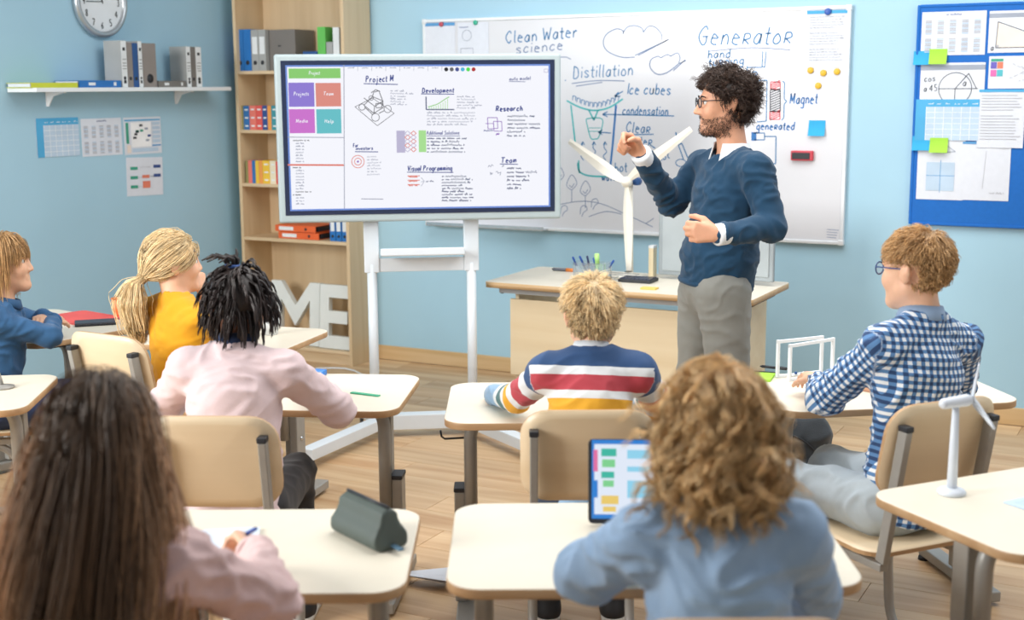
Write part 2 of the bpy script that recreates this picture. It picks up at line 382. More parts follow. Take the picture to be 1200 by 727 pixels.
# fourth shelf: two orange binders lying, blue binders standing
xo = (bx(311, 270)+bx(386, 270))/2; wo = .31
for i, (lab, dx) in enumerate((('orange ring binder lying flat, the lower of two under the display', .012), ('orange ring binder lying flat on top of another below the display', -.012))):
    e = empty('ring_binder', (xo+dx, BYF+.14, SHZ[3]+.043*i), 0, lab, 'binder', 'orange binders lying on the bookcase')
    MB().box((0, 0, .002), (wo, .22, .003)).build('cover', M_borange, e); MB().box((0, 0, .039), (wo, .22, .003)).build('cover', M_borange, e)
    MB().box((0, -.11, .0205), (wo, .003, .035)).build('spine', M_borange, e); MB().box((.01, .01, .0205), (wo-.03, .19, .03)).build('page_block', M_dark, e)
    MB().box((-.07, -.1122, .0205), (.11, .001, .022)).build('spine_label', M_lab, e)
    MB().lathe([(0, .0015), (.009, .0015), (.009, 0)], M=Matrix.Rotation(math.pi/2, 4, 'X').to_3x3(), c=(.08, -.1118, .0205), n=12).build('finger_ring', M_dark, e)
for i, (a, b) in enumerate(((386.5, 393), (393.5, 400), (400.5, 407))):
    row_item(bx(a, 270), bx(b, 270), SHZ[3], .15, .18, M_bblue, ['small blue file nearest the orange binders', 'small blue file between two others under the display', 'small blue file against the bookcase side under the display'][i], 'file', 'small blue files on the bookcase', sl=M_lab)
# standing letters M and E at the foot of the bookcase
M_letter = mat('letter_board_white', '#dfe3e0', .6, var=.03)
def letter(poly_list, px0, px1, zt, lab, yoff, tilt):
    x0, x1 = on_back(px0, 390, BYF+.05)[0], on_back(px1, 390, BYF+.05)[0]; w = x1-x0
    e = empty('display_letter', ((x0+x1)/2, BYF+.05+yoff, .093), 0, lab, 'letter', 'white letters in the bookcase'); e.rotation_euler = (R(-tilt), 0, 0)
    mb = MB(); Mx = Matrix(((1, 0, 0, 0), (0, 0, -1, 0), (0, 1, 0, 0), (0, 0, 0, 1)))
    for poly in poly_list: mb.prism([((p[0]-.5)*w, p[1]*zt) for p in poly], -.02, .02, M=Mx)
    mb.build('letter_face', M_letter, e)
Eh = .40
letter([[(0, 0), (.3, 0), (.3, 1), (0, 1)], [(.3, 0), (1, 0), (1, .2), (.3, .2)], [(.3, .4), (.92, .4), (.92, .59), (.3, .59)], [(.3, .8), (1, .8), (1, 1), (.3, 1)]], 376, 411, Eh, 'white board letter E standing in the bookcase bottom', .0, 4)
letter([[(0, 0), (.2, 0), (.2, 1), (0, 1)], [(.8, 0), (1, 0), (1, 1), (.8, 1)], [(.2, 1), (.2, .72), (.5, .3), (.5, .62)], [(.5, .62), (.5, .3), (.8, .72), (.8, 1)]], 318, 374, Eh, 'white board letter M leaning in the bookcase bottom', .015, 4)

# ================================================================== shelf on the left wall
SX = WALL_X+.21
sy0, sz = on_left(42, 98, SX); sy1 = on_left(271, 102, SX)[0]; sz = 1.712
ws = empty('wall_shelf', (WALL_X+.002, (sy0+sy1)/2, sz), 0, 'white wall shelf carrying grey binders below the clock', 'shelf')
MB().box((.104, 0, -.011), (.208, sy1-sy0, .022)).build('board', M_white, ws, bevel=.002)
for py_ in (70, 220):
    yb_ = on_left(py_, 110, WALL_X+.1)[0]-(sy0+sy1)/2
    MB().box((.003, yb_, -.06), (.006, .016, .08)).box((.07, yb_, -.0255), (.14, .016, .006)).prism([(.006, -.098), (.014, -.098), (.05, -.045), (.12, -.0285), (.006, -.0285)], -.004, .004, M=Matrix(((1, 0, 0, 0), (0, 0, -1, yb_), (0, 1, 0, 0), (0, 0, 0, 1)))).build('bracket', M_white, ws, bevel=.001)
G4 = 'files on the wall shelf'
def ly(px): return on_left(px, 92, SX-.02)[0]
def wbind(p0, p1, h, m, label, sl=None, d=.125):
    y0, y1 = ly(p0), ly(p1)
    e = binder('ring_binder', y1-y0-.002, h, d, m, label, 'binder', G4, (SX-.02-d/2, (y0+y1)/2, sz), rz=math.pi/2, sl=None)
    if sl:
        MB().box((0, -d/2-.0006, h*.5), (y1-y0-.006, .0012, h*.99)).build('spine_label', sl, e)
        mb = MB()
        for t in (.12, .82): mb.box((0, -d/2-.0016, h*t), ((y1-y0)*.4, .001, h*.07))
        for t in (.4, .46, .52, .6): mb.box((0, -d/2-.0016, h*t), ((y1-y0)*.6, .001, h*.012))
        mb.build('spine_print', M_dark, e)['kind'] = 'stuff'
hA = .255
wbind(143, 150, hA, M_bgrey, 'grey binder with white printed spine at the left of the shelf group', M_lab)
wbind(150, 156.5, hA-.01, M_bbrown, 'taupe binder right of the first white-spined binder on the wall shelf')
wbind(156.5, 163, hA-.012, M_navy, 'navy binder squeezed between taupe and white spines on the wall shelf')
wbind(163, 168, hA, M_bgrey, 'slim white-spined binder beside the navy one on the wall shelf', M_lab)
wbind(168, 184, hA-.01, M_bbrown, 'broad taupe file box ending the left group on the wall shelf')
wbind(219, 224.5, hA-.02, M_bgrey, 'grey binder with white spine starting the right group on the wall shelf', M_lab)
wbind(224.5, 230, hA-.022, M_bdk, 'slate binder between two white spines on the wall shelf')
wbind(230, 237, hA-.02, M_bgrey, 'white-spined binder nearest the bookcase on the wall shelf', M_lab)
def flat_file(p0, p1, h, m, label, d=.18, dots=True, z=0):
    y0, y1 = ly(p0), ly(p1)
    e = empty('lying_file', (SX-.02-d/2, (y0+y1)/2, sz+z), 0, label, 'file', G4); L = y1-y0-.004
    MB().box((0, 0, .0015), (d, L, .003)).box((0, 0, h-.0015), (d, L, .003)).box((d/2-.0015, 0, h/2), (.003, L, h-.006)).build('cover', m, e)
    MB().box((-.006, 0, h/2), (d-.02, L-.012, h-.008)).build('page_block', M_paper, e)
    if dots: MB().box((d/2+.0006, -L*.2, h/2), (.001, L*.16, h*.4)).build('spine_label', M_lab, e); MB().box((d/2+.0006, L*.35, h/2), (.001, L*.06, h*.5)).build('spine_label', M_lab, e)
flat_file(36, 91, .026, mat('folder_yellow', '#c9cf3a', .6), 'yellow-green folder lying at the left end of the wall shelf', dots=False)
flat_file(92, 142, .038, M_bblue, 'blue file lying flat against the left binder group')
flat_file(185, 218, .036, M_bdk, 'slate file lying flat between the two binder groups')
# ================================================================== wall clock
cy_, cz_ = on_left(118.5, 2, WALL_X+.03); ck = empty('wall_clock', (WALL_X+.001, cy_, cz_), 0, 'round silver wall clock above the shelf', 'clock')
cr = .195; CM = Matrix(((0, 0, 1), (1, 0, 0), (0, 1, 0)))
MB().lathe([(0, 0), (cr-.01, 0), (cr, .015), (cr, .035), (cr-.012, .045), (cr-.028, .042), (cr-.032, .028)], M=CM, n=48).build('rim', mat('clock_silver', '#b9bfc4', .3, metal=.7), ck)
MB().lathe([(0, .029), (cr-.031, .029)], M=CM, n=48).build('dial', M_white, ck)
ik = Ink(.005)
for h_ in range(1, 13):
    a = R(90-30*h_); r_ = cr*.66; t = str(h_); wd_ = .022*len(t)
    ik.text(t, (r_*math.cos(a)-wd_/2, r_*math.sin(a)-.017), (r_*math.cos(a)+wd_/2, r_*math.sin(a)-.017), .034, .005, slant=0)
for k in range(60): a = R(6*k); ik.line([(math.cos(a)*cr*.8, math.sin(a)*cr*.8), (math.cos(a)*cr*.83, math.sin(a)*cr*.83)], .002)
LM = Matrix(((0, 0, 1, .0302), (1, 0, 0, 0), (0, 1, 0, 0), (0, 0, 0, 1)))
ik.build('numerals', M_dark, ck, LM)
Ink(.006).line([(.012, .001), (-.115, -.004)], .005).build('minute_hand', M_dark, ck, LM @ Matrix.Translation((0, 0, .002)))
Ink(.008).line([(.01, -.01), (-.02, .08)], .007).build('hour_hand', M_dark, ck, LM @ Matrix.Translation((0, 0, .001)))
# ================================================================== sheets of paper
M_tblue = mat('print_blue', '#5b9bd0', .8); M_tpale = mat('print_pale_blue', '#b9cfe4', .8); M_tgrey = mat('print_grey', '#9aa3b3', .8); M_pen = mat('ink_black', '#33383f', .7)
M_tsky = mat('print_sky', '#4fa8d8', .8); M_tred = mat('print_red', '#e07f66', .8); M_tgreen = mat('print_green', '#3f9f86', .8); M_tnavy = mat('print_navy', '#35508f', .8)
M_tpink = mat('print_pink', '#d86fb0', .8); M_tpurp = mat('print_purple', '#6a62b8', .8); M_tpeach = mat('print_peach', '#eadfd6', .8); M_tlgrey = mat('print_light_grey', '#b5b8c0', .8)
M_inkw = mat('print_white', '#f2f4f7', .8)
PR = [M_tblue, M_tpale, M_tgrey, M_pen, M_tsky, M_tred, M_tgreen, M_tnavy, M_tpink, M_tpurp, M_tpeach, M_tlgrey, M_inkw, mat('print_teal', '#58b8c4', .8)]
def sheet(name, side, q, label, cat, group, draw=None, m=None, off=.0, rot=0., thick=.0008):
    """paper on a wall: q = centre(a, z), size; draw(ink) works in metres from the lower left corner"""
    (a, z), (w, h) = q
    if side == 'back':
        e = empty(name, (a, WALL_Y-off, z), 0, label, cat, group); e.rotation_euler = (math.pi/2, 0, 0)
        e.rotation_euler = (Matrix.Rotation(rot, 3, 'Y') @ Matrix.Rotation(math.pi/2, 3, 'X')).to_euler()
    else:
        e = empty(name, (WALL_X+off, a, z), 0, label, cat, group)
        e.rotation_euler = (Matrix.Rotation(rot, 3, 'X') @ Matrix(((0, 0, 1), (1, 0, 0), (0, 1, 0)))).to_euler()
    nx = 8; mb = MB(); vs = []; fs = []
    for k, zz in enumerate((0, thick)):
        for j in range(2):
            for i in range(nx+1): t = i/nx; vs.append(((t-.5)*w, (j-.5)*h, zz+.0015*abs(math.sin(t*5+w*9))))
    n1 = nx+1
    for i in range(nx):
        fs += [(2*n1+i, 2*n1+i+1, 3*n1+i+1, 3*n1+i), (i, n1+i, n1+i+1, i+1), (i, i+1, 2*n1+i+1, 2*n1+i), (n1+i, 3*n1+i, 3*n1+i+1, n1+i+1)]
    fs += [(0, 2*n1, 3*n1, n1), (nx, n1+nx, 3*n1+nx, 2*n1+nx)]
    mb.add(vs, fs); mb.build('paper', m or M_paper, e)
    if draw:
        ik = Ink(.003); draw(ik, w, h); ik.build('print', PR, e, Matrix.Translation((-w/2, -h/2, thick+.0024)))
    return e
def wall_rect(px, off=.0):
    f = on_back; (x0, z0), (x1, z1) = f(px[0], px[1], WALL_Y-off), f(px[2], px[3], WALL_Y-off)
    return ((x0+x1)/2, (z0+z1)/2), (abs(x1-x0), abs(z1-z0))
def lwall_rect(px):
    (x0, z0), (x1, z1) = on_left(px[0], px[1]), on_left(px[2], px[3]); return ((x0+x1)/2, (z0+z1)/2), (abs(x1-x0), abs(z1-z0))
def d_table(ik, w, h, head=4, body=1, cols=6, rows=6):
    ik.rect(0, 0, w, h, body); ik.rect(0, h*.82, w, h, head, .0002); ik.rect(0, 0, w*.17, h*.82, head, .0002)
    for i in range(1, rows): ik.line([(w*.17, h*.82*i/rows), (w, h*.82*i/rows)], .002, mi=12)
    for i in range(cols): 
        x = w*(.17+.83*i/cols); ik.line([(x, 0), (x, h*.82)], .0025, mi=12)
        ik.scribble((x+.008, h*.88), (x+w*.83/cols-.008, h*.88), .01, .002, 12)
def d_columns(ik, w, h):
    ik.scribble((w*.38, h*.92), (w*.62, h*.92), .011, .003, 7)
    for r_ in range(2):
        for c in range(5):
            x0 = w*(.06+.19*c); y0 = h*(.08+.42*r_)
            for k in range(9): ik.line([(x0, y0+h*.037*k), (x0+w*.1, y0+h*.037*k)], .0045, mi=(11 if (c+k) % 3 else 1))
def d_flow(ik, w, h):
    ik.rect(w*.02, h*.9, w*.98, h*.94, 4); ik.rect(w*.05, h*.3, w*.12, h*.86, 6); ik.rect(w*.06, h*.05, w*.16, h*.26, 10)
    ik.rect(w*.18, h*.2, w*.72, h*.86, 12)
    for k in range(9): x, y = w*random.uniform(.22, .64), h*random.uniform(.28, .78); ik.rect(x, y, x+w*.09, y+h*.06, random.choice([6, 7, 3, 2]), .0002)
    for k in range(5): ik.rect(w*.76, h*(.3+.12*k), w*.97, h*(.38+.12*k), 1)
    ik.rect(w*.2, h*.06, w*.9, h*.16, 1); ik.rect(w*.74, h*.2, w*.98, h*.24, 0)
def d_boxes(ik, w, h):
    for y in (.2, .44, .68): ik.rect(w*.1, h*y, w*.3, h*(y+.08), 6)
    for y in (.48, .72): ik.rect(w*.74, h*y, w*.94, h*(y+.08), 7)
    ik.rect(w*.42, h*.46, w*.62, h*.54, 5); ik.rect(w*.43, h*.2, w*.64, h*.38, 5); ik.scribble((w*.36, h*.74), (w*.68, h*.74), .012, .002, 11)
    for y in (.24, .48): ik.line([(w*.32, h*y), (w*.41, h*y)], .002, mi=2); ik.line([(w*.64, h*.5), (w*.73, h*.5)], .002, mi=2)
G5 = 'sheets taped to the left wall'
sheet('paper_sheet', 'left', lwall_rect((41, 139, 93.5, 182)), 'blue printed timetable sheet, leftmost under the wall shelf', 'paper', G5, lambda k, w, h: d_table(k, w, h))
sheet('paper_sheet', 'left', lwall_rect((94, 139.5, 143.5, 181)), 'white sheet of grey number columns under the wall shelf', 'paper', G5, d_columns)
sheet('paper_sheet', 'left', lwall_rect((144, 138, 189.5, 179)), 'sheet with a map-like flow chart nearest the bookcase', 'paper', G5, d_flow)
sheet('paper_sheet', 'left', lwall_rect((147, 186, 191.5, 227)), 'white sheet with coloured flow boxes, hung lowest on left wall', 'paper', G5, d_boxes, rot=R(-2))
# ================================================================== whiteboard
WX0, WX1, WZ0, WZ1 = -4.195, -1.648, .873, 2.100
wb = empty('whiteboard', ((WX0+WX1)/2, WALL_Y-.001, WZ0), 0, 'large wall whiteboard covered with blue and green marker drawings', 'whiteboard')
M_wb = mat('whiteboard_enamel', '#dadce2', .22, var=.01); M_alu = mat('whiteboard_frame', '#e4e9ee', .4, metal=.2)
w2, h2 = (WX1-WX0)/2, WZ1-WZ0
MB().box((0, -.014, h2/2), (2*w2-.02, .02, h2-.02)).build('panel', M_wb, wb)
for s in (-1, 1):
    MB().box((s*(w2-.009), -.016, h2/2), (.018, .03, h2)).build('frame_rail', M_alu, wb, bevel=.003)
    MB().box((0, -.016, h2/2+s*(h2/2-.009)), (2*w2-.036, .03, .018)).build('frame_rail', M_alu, wb, bevel=.003)
for sx in (-1, 1):
    for szz in (0, 1): MB().box((sx*(w2-.012), -.017, szz*h2+(.012 if not szz else -.012)), (.03, .034, .03)).build('corner_cap', M_alu, wb, bevel=.005)
tx0, tx1 = on_back(503, 264, WALL_Y-.06)[0], on_back(640, 268, WALL_Y-.06)[0]
tr = MB().box(((tx0+tx1)/2-wb.location[0], -.06, .008), (tx1-tx0, .075, .01)).box(((tx0+tx1)/2-wb.location[0], -.095, .016), (tx1-tx0, .006, .02)).build('pen_tray', M_chrome, wb, bevel=.002)
WBM = back_M(wb, .0252)
def P(px, py): return on_back(px, py, WALL_Y-.025)
ppm = 222.
def wtext(ik, t, a, b, hpx, w=None, slant=.12): ik.text(t, P(*a), P(*b), hpx/ppm, w, slant=slant)
def wl(ik, pts, w=None, curve=False): ik.line([P(*p) for p in pts], w, curve)
M_iblue = mat('marker_blue', '#2f76ad', .5); M_iteal = mat('marker_teal', '#35b3b9', .5); M_islate = mat('marker_slate', '#6c82a8', .5); M_idblue = mat('marker_deep_blue', '#2470b5', .5)
M_ired = mat('marker_red', '#e2626c', .5); M_iblack = mat('marker_black', '#474b55', .5)
ik = Ink(.007); wtext(ik, 'Clean Water', (592, 51), (678, 43), 15); ik.build('writing', M_iblue, wb, WBM)
ik = Ink(.0065); wtext(ik, 'science', (604, 63), (660, 58), 13); wl(ik, [(640, 66.5), (664, 67), (669, 69.5)], .005); ik.build('writing', M_islate, wb, WBM)
ik = Ink(.006)
wl(ik, [(744, 67), (728, 67), (712, 60), (707, 50), (711, 40), (722, 34), (730, 36), (730, 40)], None, True); wl(ik, [(730, 39), (735, 32), (744, 30), (752, 33), (754, 38)], None, True)
wl(ik, [(754, 38), (760, 31), (768, 32), (775, 40), (775, 47)], None, True); wl(ik, [(744, 65), (782, 47)]); wl(ik, [(748, 65), (784, 46)])
wl(ik, [(796, 74), (782, 85), (770, 87), (762, 79), (763, 70), (771, 66), (774, 68)], None, True); wl(ik, [(774, 68), (782, 64), (786, 66)], None, True); wl(ik, [(786, 66), (794, 62), (797, 68), (796, 74), (804, 71)], None, True); wl(ik, [(789, 83), (803, 70)])
ik.build('cloud_drawing', M_islate, wb, WBM)
ik = Ink(.006); wtext(ik, '.', (660, 95), (664, 95), 15); wtext(ik, 'Distillation', (671, 92), (742, 88), 15); ik.build('writing', M_iblue, wb, WBM)
ik = Ink(.0055); wl(ik, [(670, 98), (700, 94.5), (732, 95)], None, True); wl(ik, [(675, 101), (706, 96.5)], None, True); ik.build('underline', M_islate, wb, WBM)
ik = Ink(.0065); wtext(ik, 'Ice cubes', (733, 110), (786, 111), 13); wl(ik, [(730, 107), (720, 113)]); wl(ik, [(725, 108), (720, 113), (727, 113)]); ik.build('writing', M_iblue, wb, WBM)
ik = Ink(.006); wtext(ik, 'condensation', (729, 134), (783, 135), 11); wl(ik, [(790, 136), (706, 134)]); wl(ik, [(712, 131), (706, 134), (712, 137)]); ik.build('writing', M_iblue, wb, WBM)
ik = Ink(.006); wtext(ik, 'Clea^', (733, 155), (762, 156), 13); wtext(ik, 'wate^', (736, 170), (764, 171), 12); wl(ik, [(733, 158), (766, 157.5)]); wl(ik, [(762, 170), (768, 174)])
wl(ik, [(716, 156), (701, 155)]); wl(ik, [(706, 152.5), (701, 155), (706, 158)]); wtext(ik, 'hot', (720, 202), (735, 201), 12); wtext(ik, 'wate^', (705, 212), (726, 211), 9); ik.build('writing', M_iblue, wb, WBM)
ik = Ink(.009)
wl(ik, [(664, 118), (680, 126), (697, 129.5), (714, 126), (730, 116)], None, True); wl(ik, [(669, 123), (675, 175)]); wl(ik, [(690, 129), (696, 141), (701, 129)]); wl(ik, [(677, 191), (679, 201), (690, 206), (712, 207), (717, 206)], None, True); wl(ik, [(678, 188), (679, 203)])
wl(ik, [(687, 142), (689, 139), (706, 140), (702, 160), (697, 163), (692, 161), (687, 142)], .006, True); wl(ik, [(690, 150), (704, 150)], .004); wl(ik, [(690, 154), (703, 154)], .004)
ik.build('beaker_drawing', M_iteal, wb, WBM)
ik = Ink(.012); wl(ik, [(722, 123), (718, 170), (715, 198)]); ik.build('beaker_side', M_idblue, wb, WBM)
ik = Ink(.005)
for k in range(11):
    x = 671+5*k; y = 118+9*math.sin((k+.5)/11*math.pi)-2
    wl(ik, [(x, y), (x+.6, y-5), (x+4, y-4), (x+3.6, y+1)])
for x in (683, 696, 709):
    wl(ik, [(x+1, 188), (x-2, 183), (x+2, 178), (x-1, 173), (x, 167)], None, True); wl(ik, [(x-2, 170), (x, 166), (x+2, 170)])
ik.build('ice_drawing', M_iblue, wb, WBM)
ik = Ink(.004)
for x, y in ((670, 215), (686, 222), (655, 205)): wl(ik, [(x, y+22), (x, y+8)]); wl(ik, [(x, y+8), (x-6, y+2), (x, y-10), (x+6, y), (x, y+8)], None, True); wl(ik, [(x-3, y+2), (x, y+5), (x+3, y)])
wl(ik, [(655, 240), (680, 236), (705, 239), (735, 252), (765, 266)], None, True); wl(ik, [(690, 254), (710, 248), (728, 251)], None, True); wl(ik, [(757, 262), (766, 256)])
for x, y in ((661, 246), (684, 246), (697, 238)):
    wl(ik, [(x-4, y+5), (x-3, y-3), (x+2, y-5), (x+4, y), (x, y+3), (x-2, y+8)], None, True)
ik.build('landscape_drawing', M_islate, wb, WBM)
ik = Ink(.006); wl(ik, [(792, 155), (793, 161)], .008); wl(ik, [(795, 170), (801, 187)]); wl(ik, [(799, 168), (806, 185)]); ik.circle(*P(798, 191), .03, .005, ry=.02); wl(ik, [(795, 170), (799, 168)]); wtext(ik, 'not', (772, 190), (785, 185), 9); ik.build('windmill_sketch', M_iblue, wb, WBM)
ik = Ink(.008); wtext(ik, 'Gene^ato^', (816, 53), (928, 51), 22, slant=.2); ik.build('writing', M_iblue, wb, WBM)
ik = Ink(.0055); wl(ik, [(832, 60), (880, 56), (926, 58.5)], None, True); ik.build('underline', M_islate, wb, WBM)
ik = Ink(.007); wtext(ik, 'hand', (829, 68.5), (856, 67), 10); wtext(ik, 'tu^ning', (830, 77), (872, 74), 9); ik.build('writing', M_iblue, wb, WBM)
ik = Ink(.006)
wl(ik, [(894, 60), (893, 78), (896, 79), (898, 60)]); wl(ik, [(893, 79), (876, 79)]); wl(ik, [(875.5, 77), (875.5, 86)]); wl(ik, [(881, 90), (887, 87), (886, 84), (881, 85)], None, True)
wl(ik, [(884, 94.5), (899, 94), (898, 142), (887, 143)]); wl(ik, [(917, 95), (919.5, 97), (919, 116), (922, 119), (919, 122), (918.5, 138), (916, 141)])
wl(ik, [(883, 156), (896, 156), (896, 164), (884, 164)]); wl(ik, [(896, 160), (909.5, 160), (909, 192), (900, 192)]); ik.build('circuit_drawing', M_iblue, wb, WBM)
ik = Ink(.013); wl(ik, [(883.5, 155), (883.5, 165)], .028); ik.build('coil_drawing', M_idblue, wb, WBM)
ik = Ink(.007); wtext(ik, 'Magnet', (925, 122), (958, 121), 12); wtext(ik, 'gene^ated', (886, 152), (931, 152), 9); ik.build('writing', M_idblue, wb, WBM)
def hatch(ik, x0, y0, x1, y1, n, w):
    wl(ik, [(x0, y0), (x1, y0), (x1, y1), (x0, y1), (x0, y0)], w)
    for i in range(n): y = y0+(y1-y0)*(i+.5)/n; wl(ik, [(x0, y+2), (x1, y-3)], w)
ik = Ink(.006); hatch(ik, 903, 96, 914.5, 104.5, 4, .006); hatch(ik, 902, 131, 914, 140, 4, .006); ik.build('magnet_ends', M_ired, wb, WBM)
ik = Ink(.006); hatch(ik, 902.5, 105.5, 914.5, 130.5, 9, .006); ik.build('magnet_core', M_iblack, wb, WBM)
ik = Ink(.003)
for k in range(4): wl(ik, [(969, 269+3*k), (983-k, 270+3*k)])
ik.build('corner_print', M_islate, wb, WBM)
# things held on the whiteboard
def d_letter(ik, w, h):
    ik.rect(0, h*.94, w, h, 4)
    for k in range(17):
        if k in (5, 11): continue
        ik.scribble((w*.08, h*(.88-.047*k)), (w*random.uniform(.7, .93), h*(.88-.047*k)), .008, .0022, 11)
def d_sketchA(ik, w, h):
    ik.rect(0, h*.93, w, h, 0); ik.scribble((w*.4, h*.3), (w*.8, h*.3), .01, .002, 11)
def d_sketchB(ik, w, h):
    ik.circle(w*.3, h*.72, w*.15, .003, mi=2); ik.rect(w*.1, h*.44, w*.5, h*.445, 2); ik.line([(w*.1, h*.2), (w*.1, h*.44), (w*.5, h*.44), (w*.5, h*.2)], .003, mi=2); ik.line([(w*.05, h*.9), (w*.35, h*.9)], .003, mi=7)
WBO = .026
sheet('paper_sheet', 'back', wall_rect((499, 27.5, 536.5, 80)), 'white sheet with blue header pinned by a red magnet on the whiteboard', 'paper', 'sheets on the whiteboard', d_sketchA, off=WBO)
sheet('paper_sheet', 'back', wall_rect((539, 27, 575.5, 80)), 'sheet with a circle sketch under a green magnet on the whiteboard', 'paper', 'sheets on the whiteboard', d_sketchB, off=WBO)
sheet('paper_sheet', 'back', wall_rect((947.5, 13, 994, 79)), 'typed letter with blue header at the whiteboard top right', 'paper', 'sheets on the whiteboard', d_letter, off=WBO)
def magnet(px, py, r, m, label, group, off=WBO):
    x, z = on_back(px, py, WALL_Y-off); e = empty('round_magnet', (x, WALL_Y-off-.001, z), 0, label, 'magnet', group)
    MX = Matrix.Rotation(math.pi/2, 3, 'X')
    MB().lathe([(0, 0), (r, 0), (r, .006), (r*.9, .009)], M=MX, n=20).build('rim', m, e)
    MB().lathe([(r*.9, .009), (r*.6, .0105), (0, .0108)], M=MX, n=20).build('cap', m, e)
magnet(517.5, 28.5, .014, mat('magnet_red', '#b73f52', .4), 'red round magnet at the whiteboard top left', None, WBO+.0035)
magnet(557.5, 26.5, .014, mat('magnet_green', '#1fa98a', .4), 'green round magnet at the whiteboard top left', None, WBO+.0035)
magnet(970.5, 13.5, .018, mat('magnet_blue', '#2353a8', .4), 'blue round magnet holding the typed letter', None, WBO+.0035)
My = mat('magnet_yellow', '#d8b02c', .4)
for (px, py), lab in zip(((950, 82.5), (965, 85.5), (981, 84), (959, 100.5)), ('left one in the upper row of three', 'middle one in the upper row of three', 'right one in the upper row of three', 'lone one below the row of three')):
    magnet(px, py, .017, My, 'yellow round magnet, %s on the whiteboard' % lab, 'yellow magnets on the whiteboard')
def sticky(px, m, label, off, side='back', rot=0., curl=.03, group=None):
    (a, z), (w, h) = wall_rect(px, off); e = empty('sticky_note', (a, WALL_Y-off, z), 0, label, 'sticky note', group)
    mb = MB(); n = 6; vs = []; fs = []
    for k, t in enumerate((0, .0007)):
        for j in range(n+1):
            v_ = j/n; c_ = curl*(1-v_)**2
            for i in range(2): vs.append(((i-.5)*w, -t-.0004-c_, (v_-.5)*h))
    q = 2*(n+1)
    for j in range(n):
        a_ = 2*j; fs += [(a_, a_+2, a_+3, a_+1), (q+a_, q+a_+1, q+a_+3, q+a_+2), (a_, q+a_, q+a_+2, a_+2), (a_+1, a_+3, q+a_+3, q+a_+1)]
    fs += [(0, 1, q+1, q), (2*n, q+2*n, q+2*n+1, 2*n+1)]
    mb.add(vs, fs); mb.build('note', m, e).rotation_euler = (0, rot, 0)
M_sblue = mat('sticky_blue', '#2aa5d8', .7); M_slime = mat('sticky_lime', '#9fd63f', .7)
sticky((948, 141, 967, 159.5), M_sblue, 'blue sticky note curling on the whiteboard beneath the yellow magnets', WBO, curl=.02)
x_, z_ = on_back(940, 182.5, WALL_Y-.04); er = empty('whiteboard_eraser', (x_, WALL_Y-WBO-.001, z_), 0, 'red and black board eraser stuck on the whiteboard', 'eraser')
MB().box((0, -.012, 0), (.118, .024, .052)).build('shell', mat('eraser_red', '#c9404f', .5), er, bevel=.005); MB().box((-.004, -.0255, -.001), (.095, .004, .034)).build('felt_pad', M_dark, er, bevel=.002)
# ================================================================== blue notice board
bbx0, bbz0 = -1.318, .998
bb = empty('notice_board', (bbx0+.75, WALL_Y-.001, bbz0), 0, 'bright blue notice board covered with sheets at the right', 'notice board')
M_bb = mat('notice_board_blue', '#0a66bd', .75, var=.04, scale=60, bump=.08, bscale=300)
MB().box((0, -.012, .545), (1.5, .02, 1.09)).build('panel', M_bb, bb)
for s in (-1, 1):
    MB().box((s*.745, -.013, .545), (.014, .026, 1.09)).build('frame_rail', M_bb, bb, bevel=.003); MB().box((0, -.013, .545+s*.54), (1.476, .026, .014)).build('frame_rail', M_bb, bb, bevel=.003)
BO = .024
def d_trig(ik, w, h):
    ik.rect(0, h*.84, w, h*.95, 2); ik.circle(w*.55, h*.42, h*.36, .003, mi=3); ik.line([(w*.3, h*.42), (w*.9, h*.42)], .003, mi=3); ik.line([(w*.55, h*.42), (w*.75, h*.76), (w*.88, h*.42)], .003, mi=3); ik.line([(w*.55, h*.06), (w*.55, h*.42)], .003, mi=3)
    ik.text('cos', (w*.06, h*.58), (w*.24, h*.6), .03, .003, mi=3); ik.text('a 45', (w*.06, h*.36), (w*.28, h*.38), .03, .003, mi=3); ik.text('a', (w*.66, h*.48), (w*.72, h*.48), .035, .003, mi=3)
def d_tri(ik, w, h):
    ik.rect(0, h*.84, w*1.0, h*.94, 2); ik.mb.add([(w*.12, h*.12, 0), (w*.6, h*.12, 0), (w*.6, h*.45, 0), (w*.14, h*.72, 0)], [(0, 1, 2, 3)], 10); ik.line([(w*.12, h*.12), (w*.14, h*.74), (w*.9, h*.3), (w*.9, h*.12), (w*.12, h*.12)], .003, mi=3); ik.rect(w*.12, h*.12, w*.17, h*.19, 11, .0002); ik.text('a', (w*.04, h*.06), (w*.09, h*.06), .03, .003, mi=3)
def d_mini(ik, w, h):
    ik.rect(w*.03, h*.84, w*.22, h*.92, 6)
    for i, c in enumerate((9, 5, 8, 13)): x, y = w*(.03+.1*(i % 2)), h*(.62-.24*(i//2)); ik.rect(x, y, x+w*.09, y+h*.2, c)
    for k in range(8): ik.scribble((w*random.uniform(.3, .6), h*random.uniform(.15, .85)), (w*random.uniform(.65, .95), h*random.uniform(.15, .85)), .012, .002, 11)
def d_text(ik, w, h):
    ik.rect(0, h*.955, w, h, 4)
    for k in range(16):
        if k == 6: continue
        ik.line([(w*.06, h*(.9-.05*k)), (w*random.uniform(.75, .95), h*(.9-.05*k))], .0035, mi=11)
def d_graph(ik, w, h):
    ik.line([(w*.4, h*.78), (w*.55, h*.93), (w*.8, h*.8), (w*.4, h*.78)], .003, mi=2); ik.rect(w*.2, h*.15, w*.8, h*.62, 1); ik.line([(w*.5, h*.12), (w*.5, h*.66)], .003, mi=0); ik.line([(w*.2, h*.4), (w*.8, h*.4)], .003, mi=0)
